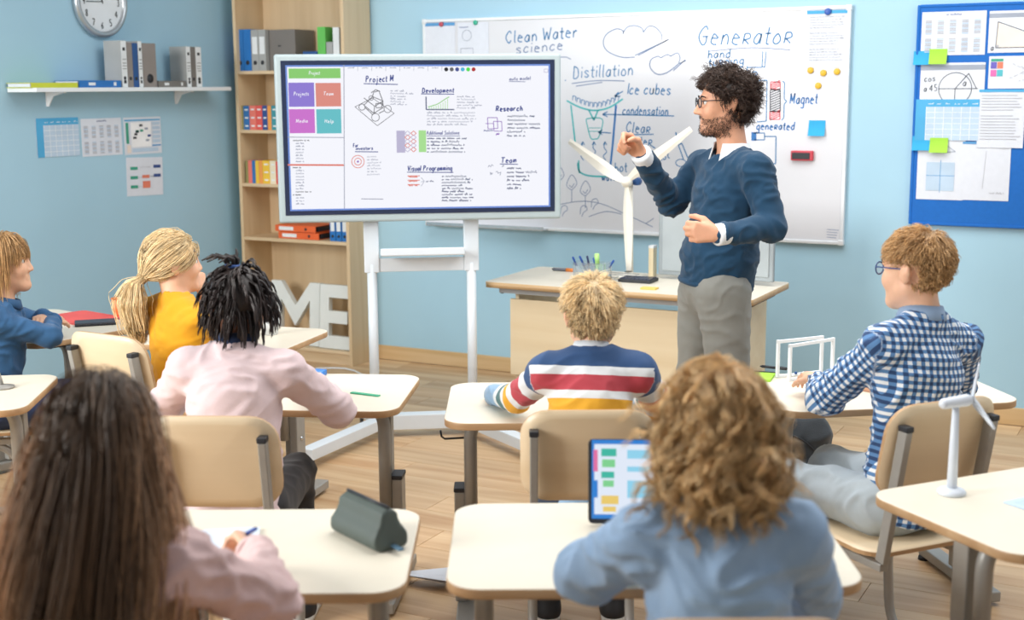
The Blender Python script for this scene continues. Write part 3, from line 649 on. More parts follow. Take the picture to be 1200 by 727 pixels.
def d_note(ik, w, h): ik.rect(0, h*.96, w*.3, h, 0); ik.line([(w*.45, h*.2), (w*.5, h*.85)], .002, mi=11); ik.scribble((w*.6, h*.12), (w*.9, h*.12), .01, .002, 11)
G6 = 'sheets on the blue notice board'
sheet('paper_sheet', 'back', wall_rect((1081, 14.5, 1154, 64), BO), 'sheet of pale number columns at the notice board top left', 'paper', G6, d_columns, off=BO)
sheet('paper_sheet', 'back', wall_rect((1079.5, 74, 1152.5, 126), BO), 'sheet with a circle and angle sketch on the notice board', 'paper', G6, d_trig, off=BO)
sheet('paper_sheet', 'back', wall_rect((1074, 116.5, 1146, 165), BO), 'blue timetable sheet in the middle of the notice board', 'paper', G6, lambda k, w, h: d_table(k, w, h), off=BO+.004)
sheet('paper_sheet', 'back', wall_rect((1076.5, 163, 1128, 235), BO), 'sheet with small triangle and pale grid low on the notice board', 'paper', G6, d_graph, off=BO)
sheet('paper_sheet', 'back', wall_rect((1128.5, 166, 1181.5, 236), BO), 'nearly blank sheet at the notice board bottom', 'paper', G6, d_note, off=BO)
(ca, cz2), (_, ch) = wall_rect((1148, 103, 1200, 174), BO)
def lft(pxl, y0, y1, w, label, draw, o=0.):
    x0 = on_back(pxl, y0, WALL_Y-BO)[0]; z0, z1 = on_back(pxl, y1, WALL_Y-BO)[1], on_back(pxl, y0, WALL_Y-BO)[1]
    sheet('paper_sheet', 'back', ((x0+w/2, (z0+z1)/2), (w, z1-z0)), label, 'paper', G6, draw, off=BO+o)
lft(1148, 105, 173, .215, 'typed text sheet with thin blue header on the notice board', d_text, .004)
lft(1159.5, 66, 104, .3, 'sheet with four small coloured squares on the notice board', d_mini)
lft(1160, 13, 62, .3, 'sheet with a peach triangle at the notice board top', d_tri)
G7 = 'sticky notes on the notice board'
sticky((1071, 60, 1090, 76), M_sblue, 'blue sticky note beside the upper lime note', BO+.001, curl=.012, group=G7)
sticky((1089.5, 57.5, 1109.5, 75), M_slime, 'lime sticky note at the upper left of the notice board', BO+.0035, curl=.02, group=G7)
sticky((1069.5, 159.5, 1090.5, 176.5), M_sblue, 'blue sticky note beside the lower lime note', BO+.005, curl=.012, group=G7)
sticky((1090, 161.5, 1110.5, 179), M_slime, 'lime sticky note over the blue timetable on the notice board', BO+.0085, curl=.02, group=G7)
# ================================================================== interactive display on a wheeled stand
def stage(u, v, z=0.): return tuple(W((u, v, z)))
DC, DRZ = np.array([-.43, 6.29, 0.]), R(6.4)
ds = empty('interactive_display', stage(*DC), YAW+DRZ, 'large interactive display on a white wheeled stand', 'display')
M_dframe = mat('display_frame_silver', '#adbcc0', .4, var=.02); M_bez = mat('display_bezel_navy', '#26304a', .25)
M_dstand = mat('display_stand_white', '#dfe8f0', .4, var=.02)
DW, DH, DZ = 1.338, .782, 1.465
MB().box((0, .0, DZ), (DW, .07, DH)).build('housing', M_dframe, ds, bevel=.012, seg=3)
MB().box((0, -.0362, DZ+.004), (DW-.062, .003, DH-.066)).build('bezel', M_bez, ds)
def scr_pt(px, py):
    d = ray(px, py); o = np.array([0, 0, CAM_H]); c, s = math.cos(DRZ), math.sin(DRZ)
    f = lambda q: np.array([q[0]*c+q[1]*s, -q[0]*s+q[1]*c, q[2]])
    dl, ol = f(d), f(o-DC); t = (-.04-ol[1])/dl[1]; p = ol+dl*t; return p[0], p[2]
def em(name, col, e=.85):
    m = mat('screen_'+name, col, .35, var=0., emit=1.0, spec=.2); b = m.node_tree.nodes['Principled BSDF']
    for l in list(b.inputs['Base Color'].links): m.node_tree.links.remove(l)
    b.inputs['Base Color'].default_value = (.012, .012, .014, 1); return m
SCM = [em('white', '#f3f4fb', .62), em('green', '#86c96c', .35), em('purple', '#8b77cf', .35), em('salmon', '#d98a7e', .35), em('pink', '#c86fc9', .35), em('teal', '#62bcc4', .35), em('ink', '#4c5578', .05), em('grey', '#a4a8b8', .3), em('red', '#dd7a6c', .3), em('black', '#16181c', .02), em('blue_edge', '#6f8fd8', .5), em('dark_grey', '#5c5c60', .05), em('navy', '#3f4c8e', .05), em('cyan', '#4cb4d6', .3), em('bright_green', '#4cdb46', .3), em('deep_red', '#b02525', .1), em('pale_green', '#a5dc90', .4), em('lilac', '#b9b4d0', .4), em('violet', '#8c63b8', .2)]
MB().box((0, -.0385, DZ+.004), (DW-.105, .002, DH-.108)).build('screen', SCM[10], ds)
x0, z0 = -(DW-.105)/2+.008, DZ+.004-(DH-.108)/2+.008
ik = Ink(.003); ik.rect(x0, z0, -x0, 2*(DZ+.004)-z0, 0, -.0002)
def S(cx, cy): return scr_pt(310+cx/3.161, 50+cy/3.161)     # coordinates measured on an enlargement of the screen
def srect(a, b, c, d, mi): (u0, v0), (u1, v1) = S(a, d), S(c, b); ik.rect(u0, v0, u1, v1, mi)
srect(90, 95, 281, 133, 1); srect(91, 148, 183, 238, 2); srect(191, 149, 282, 237, 3); srect(93, 246, 185, 336, 4); srect(194, 246, 283, 337, 5)
def sl(pts, w=.003, mi=6, curve=False): ik.line([S(*p) for p in pts], w*1.35, curve, mi)
def st(t, a, b, h, w=.004, mi=6): ik.text(t, S(*a), S(*b), h/3.161*.0041, w*.95, mi)
def ss(a, b, h=9, w=.0022, mi=7): ik.scribble(S(*a), S(*b), h/3.161*.0041, w*1.35, mi)
sl([(294, 82), (296, 615)], .003, 7); sl([(86, 350), (294, 352)], .003, 7); sl([(86, 453), (294, 454)], .006, 8)
st('Project', (164, 118), (205, 118), 12, .0022, 0); st('Projects', (108, 196), (164, 196), 13, .0025, 0); st('Team', (218, 195), (256, 195), 12, .0025, 0); st('Media', (116, 296), (160, 296), 12, .0025, 0); st('Help', (222, 297), (256, 297), 12, .0025, 0)
for k in range(22):
    y = 364+11.2*k; xo = 105 if k in (0, 9, 18) else 116
    if abs(y-454) > 6: ss((xo, y), (xo+(60 if k in (0, 8, 17) else 30), y), 7, .0025, 11 if k % 9 in (0, 8) else 7)
for k in range(7): ss((308+52*k, 95), (332+52*k, 95), 7, .002, 7); sl([(345+52*k, 86), (345+52*k, 105)], .0015, 7)
for k, c in enumerate((9, 11, 12, 13, 14, 15)): ik.disc(*S(673+20.3*k, 99), .0095, mi=c)
st('Project M', (374, 147), (478, 143), 22, .005, 12); sl([(367, 152), (494, 155)], .003, 12)
st('Development', (583, 186), (702, 184), 17, .005, 12); sl([(580, 190), (702, 191)], .003, 12)
st('Research', (856, 254), (956, 252), 18, .006, 12); st('Team', (876, 446), (934, 444), 19, .005, 12); sl([(872, 450), (938, 451)], .003, 12)
st('Visual Programming', (530, 475), (695, 473), 18, .005, 12); sl([(528, 480), (700, 481)], .003, 12)
st('For', (328, 388), (348, 386), 13, .004, 12); st('investors', (338, 398), (402, 396), 11, .004, 12); sl([(335, 404), (421, 405)], .003, 12)
st('Additional Solutions', (600, 341), (722, 340), 13, .003, 12); sl([(600, 346), (724, 346)], .002, 12)
st('auto model', (906, 140), (986, 137), 12, .003, 12); sl([(906, 144), (966, 145)], .002, 12)
# rover sketch
sl([(335, 238), (418, 308), (480, 262), (400, 205), (335, 238)], .002, 11)
for c_ in ((361, 239, 11), (411, 277, 14), (456, 246, 13), (395, 205, 8)): ik.circle(*S(c_[0], c_[1]), c_[2]/3.161*.0041, .003, 16, 11)
for pts in ([(368, 232), (400, 200), (438, 216), (440, 240), (405, 262), (368, 232)], [(400, 200), (404, 184), (424, 178), (430, 196), (438, 216)], [(405, 262), (408, 236), (368, 205)], [(408, 236), (440, 216)], [(412, 226), (436, 224), (434, 240), (414, 242), (412, 226)], [(395, 186), (412, 174), (428, 182)], [(372, 240), (402, 268)], [(424, 262), (444, 252)]): sl(pts, .0026, 11)
for k in range(6): ss((466, 180+10*k), (random.randint(515, 560), 182+10*k))
for k in range(5): ss((713, 202+10.5*k), (random.randint(775, 805), 203+10.5*k))
for k in range(5): ss((602, 262+11*k), (random.randint(755, 795), 262+11*k))
sl([(598, 200), (599, 248), (703, 248)], .004, 6); sl([(606, 238), (640, 228), (668, 210), (684, 201)], .003, 1, True)
for k in range(9): x = 610+8.5*k; sl([(x, 246), (x, 238-.012*(k*8)**2*.6)], .002, 16)
srect(490, 326, 520, 408, 17); srect(572, 325, 598, 406, 16)
for r_ in range(5):
    for c_ in range(2):
        x, y = 530+22*c_, 336+15*r_; sl([(x, y-9), (x+10, y), (x, y+9), (x-10, y), (x, y-9)], .0025, 8 if (r_+c_) % 2 else 17)
for k in range(5): ss((602, 357+12.5*k), (random.randint(720, 772), 357+12.5*k), 10, .0028, 6)
ik.circle(*S(346, 441), .029, .0035, 24, 8); ik.circle(*S(346, 441), .016, .0035, 20, 8); ik.disc(*S(346, 441), .005, mi=18)
for k in range(7): ss((380, 425+11*k), (random.randint(410, 438), 424+11*k), 8, .002, 7)
for k in range(3): sl([(530, 494+16*k), (575, 494+16*k)], .003, 8); ss((534, 499+16*k), (566, 499+16*k), 9, .003, 8); sl([(580, 500+16*k), (592, 514)], .002, 7)
ss((598, 516), (632, 515), 8, .0025, 6)
for k in range(9): ss((657, 498+11.2*k), (random.randint(730, 775), 498+11.2*k), 10, .0028, 6)
for k in range(6): ss((900-2*(k > 3), 275+14.5*k), (random.choice((965, 1000, 1020)), 275+14.5*k), 11, .003, 6)
sl([(826, 278), (862, 278), (864, 318), (828, 320), (826, 278)], .0025, 18); sl([(848, 292), (878, 292), (880, 328), (850, 328), (848, 292)], .0025, 18); sl([(818, 300), (848, 300)], .002, 18); ss((812, 328), (846, 327), 9, .003, 12); ss((858, 342), (874, 340), 12, .004, 18)
for k in range(6): ss((898, 468+15*k), (random.choice((950, 980, 1015)), 468+15*k), 11, .003, 6)
for a_ in ((828, 462, 848, 458), (838, 490, 846, 486), (856, 478, 872, 492), (880, 462, 888, 458)): ss(a_[:2], a_[2:], 14, .0025, 7)
sl([(358, 579), (440, 580)], .002, 6); sl([(1036, 98), (1050, 98), (1050, 110), (1036, 110), (1036, 98)], .002, 17)
ik.build('screen_image', SCM, ds, Matrix(((1, 0, 0, 0), (0, 0, -1, -.0400), (0, 1, 0, 0), (0, 0, 0, 1))))
for s in (-1, 1):
    MB().box((s*.241, .06, .98), (.072, .045, .32)).build('upright_housing', M_dstand, ds, bevel=.004)
    MB().tube([(s*.241, .06, .06), (s*.241, .06, .86)], .0235, 14).build('upright', M_dstand, ds)
MB().box((0, .06, .855), (.41, .03, .065)).build('cross_panel', M_dstand, ds, bevel=.003)
MB().box((0, -.01, .918), (.40, .13, .012)).box((0, -.074, .932), (.40, .008, .035)).build('tray', M_dstand, ds, bevel=.005)
MB().box((0, .06, .075), (.42, .07, .075)).build('base_beam', M_dstand, ds, bevel=.004)
for s, ex in ((-1, -.56), (1, .47)):
    a, b, c_ = Vector((s*.2, .075, .075)), Vector((ex, -.47, .068)), Vector((s*.3, .32, .068))
    MB().bar(a, b, .065, .055).build('base_leg', M_dstand, ds, bevel=.004); MB().bar(a, c_, .06, .05).build('base_leg', M_dstand, ds, bevel=.004)
    for e in (b*.97+a*.03, c_*.95+a*.05):
        cs = MB().box((e[0], e[1], .042), (.03, .03, .02)).build('caster', M_dark, ds)
        for q in (-.016, .016): MB().lathe([(0, -.009), (.024, -.009), (.026, 0), (.024, .009), (0, .009)], M=Matrix.Rotation(math.pi/2, 3, 'Y'), c=(e[0]+q, e[1], .026), n=16).build('caster_wheel', mat('caster_rubber', '#3c4046', .5), ds)
# ================================================================== teacher's desk
td = empty('teacher_desk', (-2.44, 5.97, 0), 0, 'long pale wood teacher desk with a front panel', 'desk')
M_deskedge = wood('desk_edge_beech', '#b9976c', '#c9aa80', axis=0); M_dtop = mat('desk_top_cream', '#ddd6c6', .42, var=.02); M_panel = wood('teacher_desk_maple', '#dcc8a4', '#e6d6b6', axis=0, scale=.4)
MB().prism(rrect(1.37, .62, .03), .722, .75, 0, 1).build('desktop', [M_dtop, M_deskedge], td)
zb = on_back(592, 438, 5.74)[1]
MB().box((.0, -.22, (zb+.66)/2), (1.16, .02, .66-zb)).build('modesty_panel', M_panel, td, bevel=.002)
for s in (-1, 1):
    MB().box((s*.56, .06, .36), (.02, .5, .69)).build('side_panel', M_panel, td, bevel=.002)
    MB().tube([(s*.62, -.24, .70), (s*.62, .24, .70)], .016, 10).build('support_rail', M_dark, td)
MB().box((0, -.235, .705), (1.26, .03, .03)).build('front_rail', M_steel, td)
DT = .7505
def ondesk(px, py, z=.75):
    p = atz(px, py, z); return W(p)
p = ondesk(838, 331); mo = empty('computer_monitor', (p[0], p[1], DT), R(-3), 'silver flat computer monitor standing behind the teacher', 'monitor')
mw = .60
M_silver = mat('monitor_silver', '#98a1a6', .35, metal=.25)
MB().box((0, 0, .215), (mw, .022, .39)).build('back_shell', M_silver, mo, bevel=.006, seg=3)
MB().box((0, .0125, .218), (mw-.02, .002, .36)).build('screen_glass', M_bez, mo)
MB().box((0, -.0135, .215), (mw-.045, .006, .345)).build('back_panel', mat('monitor_back', '#a6afb3', .4, metal=.1), mo, bevel=.003)
MB().box((0, .01, .011), (.26, .15, .012)).build('stand_foot', M_dark, mo, bevel=.004); MB().box((0, .014, .04), (.1, .012, .06)).build('stand_neck', M_dark, mo)
p = ondesk(748, 330); kb = empty('keyboard', (p[0], p[1], DT), R(2), 'black keyboard left of the silver monitor', 'keyboard')
MB().box((0, 0, .008), (.17, .12, .016)).build('case', M_dark, kb, bevel=.003)
for r_ in range(4):
    for c_ in range(8): MB().box((-.07+.02*c_, -.042+.027*r_, .018), (.016, .02, .005)).build('key', M_bez, kb)
# big wind turbine model
p = ondesk(736, 326); tb = empty('wind_turbine_model', (p[0], p[1], DT), 0, 'large cream wind turbine model on the teacher desk', 'model')
M_cream = mat('model_cream', '#ece8dd', .55, var=.02)
vt = float(-p[0]*math.sin(YAW)+p[1]*math.cos(YAW)); hub = W(at(735, 213, vt)); hz = hub[2]-DT
MB().lathe([(0, 0), (.07, 0), (.07, .012), (.03, .02), (.02, .03)], n=28).build('base', M_cream, tb)
MB().tube([(0, .02, .02), (0, .02, hz*.5), (0, .02, hz)], [.019, .016, .013], 12).build('tower', M_cream, tb)
MB().box((0, .03, hz+.004), (.04, .10, .045)).build('nacelle', M_cream, tb, bevel=.01, seg=3)
MB().lathe([(0, 0), (.018, 0), (.02, .04), (0, .042)], M=Matrix.Rotation(-math.pi/2, 3, 'X'), c=(.035, .0, hz), n=14).build('motor', M_navy, tb)
MB().lathe([(0, .05), (.014, .045), (.026, .02), (.028, 0), (0, 0)], M=Matrix.Rotation(math.pi/2, 3, 'X'), c=(0, -.02, hz), n=18).build('hub', M_cream, tb)
def blade(tip, w0, w1):
    L = np.hypot(*tip); ang = math.atan2(tip[1], tip[0]); vs = []; fs = []; n = 9
    for i in range(n+1):
        t = i/n; wd_ = w0+(w1-w0)*math.sin(min(1, t*2.6)*math.pi/2) if t < .4 else w1*(1-(t-.4)/.6*.55)
        tw = R(28*(1-t)); 
        for j, (a, b) in enumerate(((-.4, 0), (0, .10), (.6, 0), (0, -.06))):
            y, z = a*wd_*math.cos(tw)-b*wd_*math.sin(tw), a*wd_*math.sin(tw)+b*wd_*math.cos(tw)
            vs.append((math.cos(ang)*L*t-math.sin(ang)*y, -.035-z, hz+math.sin(ang)*L*t+math.cos(ang)*y))
    for i in range(n):
        for j in range(4): fs.append((4*i+j, 4*i+(j+1) % 4, 4*i+4+(j+1) % 4, 4*i+4+j))
    fs += [(3, 2, 1, 0), tuple(4*n+j for j in range(4))]
    MB().add(vs, fs).build('blade', M_cream, tb, recalc=True)
for bx_, by_ in ((654, 166), (824, 150), (738, 316)):
    q = W(at(bx_, by_, vt)); blade(((q[0]-hub[0])*1.02, q[2]-hub[2]), .02, .062)
# pen pot with pens
p = ondesk(694, 331); pp = empty('pen_pot', (p[0], p[1], DT), 0, 'clear plastic pen pot on the teacher desk', 'pen pot')
M_clear = mat('clear_plastic', '#dfe9ee', .1, trans=.85, var=0, alpha=.55)
for sx in (-1, 1): MB().box((sx*.082, 0, .05), (.003, .09, .1)).build('pot_wall', M_clear, pp); MB().box((0, sx*.045, .05), (.167, .003, .1)).build('pot_wall', M_clear, pp)
MB().box((0, 0, .002), (.164, .088, .004)).build('pot_base', M_clear, pp)
M_pblue = mat('pen_blue', '#1f4f9e', .35); M_pnavy = mat('pen_navy', '#26345f', .35); M_pbody = mat('pen_clear_body', '#cfd9e2', .3)
def pen(loc, d, L, m, mcap, label, group, r=.0045, cat='pen', name='pen'):
    d = Vector(d).normalized(); e = empty(name, loc, 0, label, cat, group); e.rotation_euler = d.to_track_quat('Z', 'Y').to_euler()
    MB().tube([(0, 0, .008), (0, 0, L*.62)], r, 8).build('barrel', m, e); MB().tube([(0, 0, L*.62), (0, 0, L*.97), (0, 0, L)], [r*1.25, r*1.2, r*.7], 8).build('cap', mcap, e)
    MB().tube([(0, 0, 0), (0, 0, .008)], [r*.25, r*.9], 8).build('tip', M_dark, e)
    return e
pl_ = p+np.array([0, 0, .006])
tips = [(671, 301, 'blue-capped ballpoint leaning leftmost in the pen pot', M_pbody, M_pblue), (679, 300, 'second ballpoint from the left in the pen pot', M_pnavy, M_pblue), (688, 300, 'dark ballpoint standing upright in the pen pot middle', M_pnavy, M_pnavy), (695.5, 302, 'ballpoint leaning left between upright pen and highlighter', M_pnavy, M_pblue), (719.5, 305, 'blue-capped ballpoint leaning rightmost in the pen pot', M_pbody, M_pblue)]
bot = [-.05, -.005, .0, .035, .04]
for (px, py, lab, m, mc), b_ in zip(tips, bot):
    vp = float(-p[0]*math.sin(YAW)+p[1]*math.cos(YAW)); t_ = W(at(px, py, vp)); l_ = pl_+np.array([b_, 0, 0]); d_ = t_-l_
    pen(tuple(l_), tuple(d_), float(np.linalg.norm(d_)), m, mc, lab, 'pens in the pot')
M_hl = mat('highlighter_green', '#b6e88a', .4)
t_ = W(at(710, 297, vp)); pen(tuple(pl_+np.array([.02, .01, 0])), (.004, 0, 1), float(t_[2]-pl_[2]), M_hl, M_hl, 'pale green highlighter standing in the pen pot', None, .011, 'highlighter', 'highlighter')
p = ondesk(657, 318); pen((p[0]-.05, p[1], DT+.008), (1, .05, 0), .13, mat('pen_grey', '#6c6f7c', .4), mat('pen_orange', '#e5853a', .4), 'orange and grey marker lying on the teacher desk', None, .008, 'marker', 'marker')
p = ondesk(761, 339); e = empty('note_pad', (p[0], p[1], DT), R(4), 'small yellow note pad on the teacher desk edge', 'note pad')
MB().box((0, 0, .004), (.075, .055, .008)).build('sheets', mat('note_yellow', '#e6c46a', .7), e); MB().box((0, .026, .0085), (.075, .004, .001)).build('glue_strip', M_tpeach, e)
p = ondesk(729, 328.5); e = empty('wire_tray', (p[0]-.01, p[1], DT), 0, 'small grey wire tray in front of the turbine model', 'tray')
for k in range(6): MB().tube([(-.09+.036*k, -.03, .012), (-.09+.036*k, .03, .012)], .0018, 6).build('wire', M_steel, e)
for z_ in (.004, .03): MB().tube([(-.09, -.03, z_), (.09, -.03, z_), (.09, .03, z_), (-.09, .03, z_), (-.09, -.03, z_)], .002, 6).build('rim', M_steel, e)
p = ondesk(762, 325); e = empty('card_box', (p[0], p[1]+.03, DT), 0, 'narrow beige box standing upright left of the silver monitor', 'box')
MB().box((0, 0, .075), (.026, .05, .15)).build('cover', mat('folder_beige', '#e2d3b0', .6), e, bevel=.002); MB().box((0, 0, .152), (.027, .051, .012)).build('lid', M_lab, e)
# ================================================================== student desks
M_top = mat('student_top_cream', '#e4dcca', .42, var=.015, scale=14); M_ply = wood('plywood_edge', '#b08a62', '#c7a47c', axis=0, scale=.8)
M_leg = mat('leg_grey', '#9b9994', .4, metal=.15, var=.04, scale=25)
def student_desk(u, v, rot, w, d, label, z=.70, hooks=()):
    e = empty('student_desk', stage(u, v), YAW+R(rot), label, 'desk', 'student desks')
    MB().prism(rrect(w, d, .075, 8), z-.024, z, 0, 1).build('tabletop', [M_top, M_ply], e, bevel=.004)
    for s in (-1, 1):
        xp = s*(w/2-.075); yl = -.02
        MB().tube([(xp-s*.10, yl-.06, z-.036), (xp-s*.06, yl-.06, z-.037)] + arc((xp-s*.05, yl-.06, z-.038), (xp, yl-.06, z-.04), (xp, yl-.06, z-.11)) + [(xp, yl-.06, .30)], .021, 12).build('leg_tube', M_leg, e)
        MB().box((xp, yl+.01, z-.031), (.05, .34, .014)).build('bracket', M_dark, e)
        MB().bar((xp, yl, z-.04), (xp, yl, .06), .034, .05, up=(0, 1, 0)).build('inner_post', M_leg, e, bevel=.004)
        MB().bar((xp+s*.036, yl-.02, .05), (xp+s*.036, yl-.02, .42), .036, .075, up=(0, 1, 0)).build('outer_post', M_leg, e, bevel=.005)
        MB().box((xp+s*.036, yl-.02, .426), (.04, .079, .014)).build('post_cap', M_dark, e, bevel=.003)
        MB().bar((xp+s*.018, -d*.44, .032), (xp+s*.018, d*.44, .032), .06, .036).build('foot', M_leg, e, bevel=.005)
        for q in (-1, 1): MB().lathe([(0, 0), (.02, 0), (.018, .014), (0, .014)], c=(xp, q*d*.4, 0), n=14).build('foot_pad', M_dark, e)
        if s in hooks: MB().tube([(xp+s*.02, yl, z-.115), (xp+s*.085, yl, z-.118), (xp+s*.095, yl, z-.11), (xp+s*.098, yl, z-.09)], .0035, 6).build('bag_hook', M_dark, e)
        for zz in (.14, .30): MB().lathe([(0, .004), (.008, .003), (.009, 0)], M=Matrix.Rotation(s*math.pi/2, 3, 'Y'), c=(xp+s*.055, yl-.02, zz), n=10).build('bolt', M_chrome, e)
    return e
DESKS = {
 'a': (-2.02, 5.60, -38, .74, .56, 'student desk with a red folder near the left wall'),
 'b': (-1.16, 5.32, -17, .70, .50, 'student desk with the white cup before the girl in yellow'),
 'c': (-1.98, 4.30, 6, .80, .54, 'student desk cut by the left edge of the photo'),
 'd': (-.735, 4.32, -5, .79, .54, 'student desk of the child in the pink jumper'),
 'e': (-.63, 2.785, 0, .82, .54, 'front student desk with the dark pencil case'),
 'f': (.20, 4.145, 0, .82, .56, 'student desk of the boy in the striped jumper'),
 'g': (.29, 2.81, 0, .86, .56, 'front student desk with the tablet on it'),
 'h': (1.20, 4.30, 9, .80, .54, 'student desk with white frame models before the boy in checks'),
 'i': (1.36, 3.09, 24, .84, .52, 'student desk with the small white turbine at the right edge')}
for k, q in DESKS.items(): student_desk(*q, hooks=(-1,) if k == 'f' else ())
# ================================================================== school chairs
M_chair = wood('chair_beech_ply', '#dac29e', '#e6d2b2', axis=0, scale=.35, rough=.35)
def shell(mb, outline, fn, th, rings=5):
    n = len(outline); vs = []; fs = []
    for side in (0, 1):
        for r_ in range(rings+1):
            s = 1-r_/rings
            for (x, y) in outline: vs.append(fn(x*max(s, .001), y*max(s, .001), side*th))
    q = n*(rings+1)
    for r_ in range(rings):
        for i in range(n):
            a, b, c, d = r_*n+i, r_*n+(i+1) % n, (r_+1)*n+(i+1) % n, (r_+1)*n+i
            fs.append((a, b, c, d)); fs.append((q+a, q+d, q+c, q+b))
    mb.add(vs, fs, 0, True); b0 = len(mb.v)-2*q
    mb.f += [(b0+i, b0+q+i, b0+q+(i+1) % n, b0+(i+1) % n) for i in range(n)]; mb.mi += [1]*n; mb.sm += [False]*n
    return mb
def school_chair(u, v, rot, label, sz_=.42, top=.84, bw_=.37, bh_=.27):
    e = empty('school_chair', stage(u, v), YAW+R(rot), label, 'chair', 'school chairs')
    zc = top-bh_/2
    fb = lambda x, z, t: (x, -.205-t-.06*((z+bh_/2)/bh_-.2)+.5*x*x, zc+z)
    o = shell(MB(), rrect(bw_, bh_, .075, 6), fb, .011).build('backrest', [M_chair, M_ply], e)
    fsx = lambda x, y, t: (x, y, sz_-t+.25*x*x-(1.6*(max(0, y-.10))**2)+.5*(max(0, -y-.12))**2)
    shell(MB(), rrect(.37, .37, .07, 6), fsx, .012).build('seat', [M_chair, M_ply], e)
    for s in (-1, 1):
        x = s*.148
        MB().bar((x, -.262, top-.065), (x, -.19, sz_-.015), .022, .034, up=(0, 1, 0)).build('back_post', M_leg, e, bevel=.003)
        MB().box((x, -.263, top-.060), (.026, .036, .016)).build('post_cap', M_dark, e, bevel=.003)
        MB().bar((x, -.2, sz_-.028), (x, .12, sz_-.034), .03, .022).build('seat_rail', M_leg, e, bevel=.003)
        MB().tube([(x, -.10, sz_-.03)] + arc((x, .02, sz_-.04), (x, .14, sz_-.06), (x, .13, sz_-.18)) + arc((x, .12, .14), (x, .11, .024), (x, -.02, .022)) + [(x, -.24, .022)], .0145, 10).build('leg', M_leg, e)
        MB().box((x, -.23, .022), (.036, .04, .036)).build('foot_cap', M_dark, e, bevel=.004)
    MB().bar((-.148, -.08, .022), (.148, -.08, .022), .024, .02).build('cross_bar', M_leg, e, bevel=.002)
    return e
# ================================================================== smooth solids for people and soft things
def mesh_np(name, V, Q, mats, attrs=None, smooth_=True):
    me = bpy.data.meshes.new(name); n = len(V); k = Q.shape[1]; m = len(Q)
    me.vertices.add(n); me.vertices.foreach_set('co', np.asarray(V, np.float32).ravel())
    me.loops.add(m*k); me.loops.foreach_set('vertex_index', np.asarray(Q, np.int32).ravel())
    me.polygons.add(m); me.polygons.foreach_set('loop_start', np.arange(0, m*k, k, dtype=np.int32)); 
    me.polygons.foreach_set('use_smooth', np.ones(m, bool)*smooth_)
    me.update(calc_edges=True); me.validate()
    for q in (mats if isinstance(mats, (list, tuple)) else [mats]): me.materials.append(q)
    for nm, (typ, arr) in (attrs or {}).items():
        a = me.attributes.new(nm, typ, 'POINT')
        a.data.foreach_set('vector' if typ == 'FLOAT_VECTOR' else 'color' if typ == 'FLOAT_COLOR' else 'value', np.asarray(arr, np.float32).ravel())
    return me
def unit(v): v = np.asarray(v, float); return v/(np.linalg.norm(v)+1e-9)
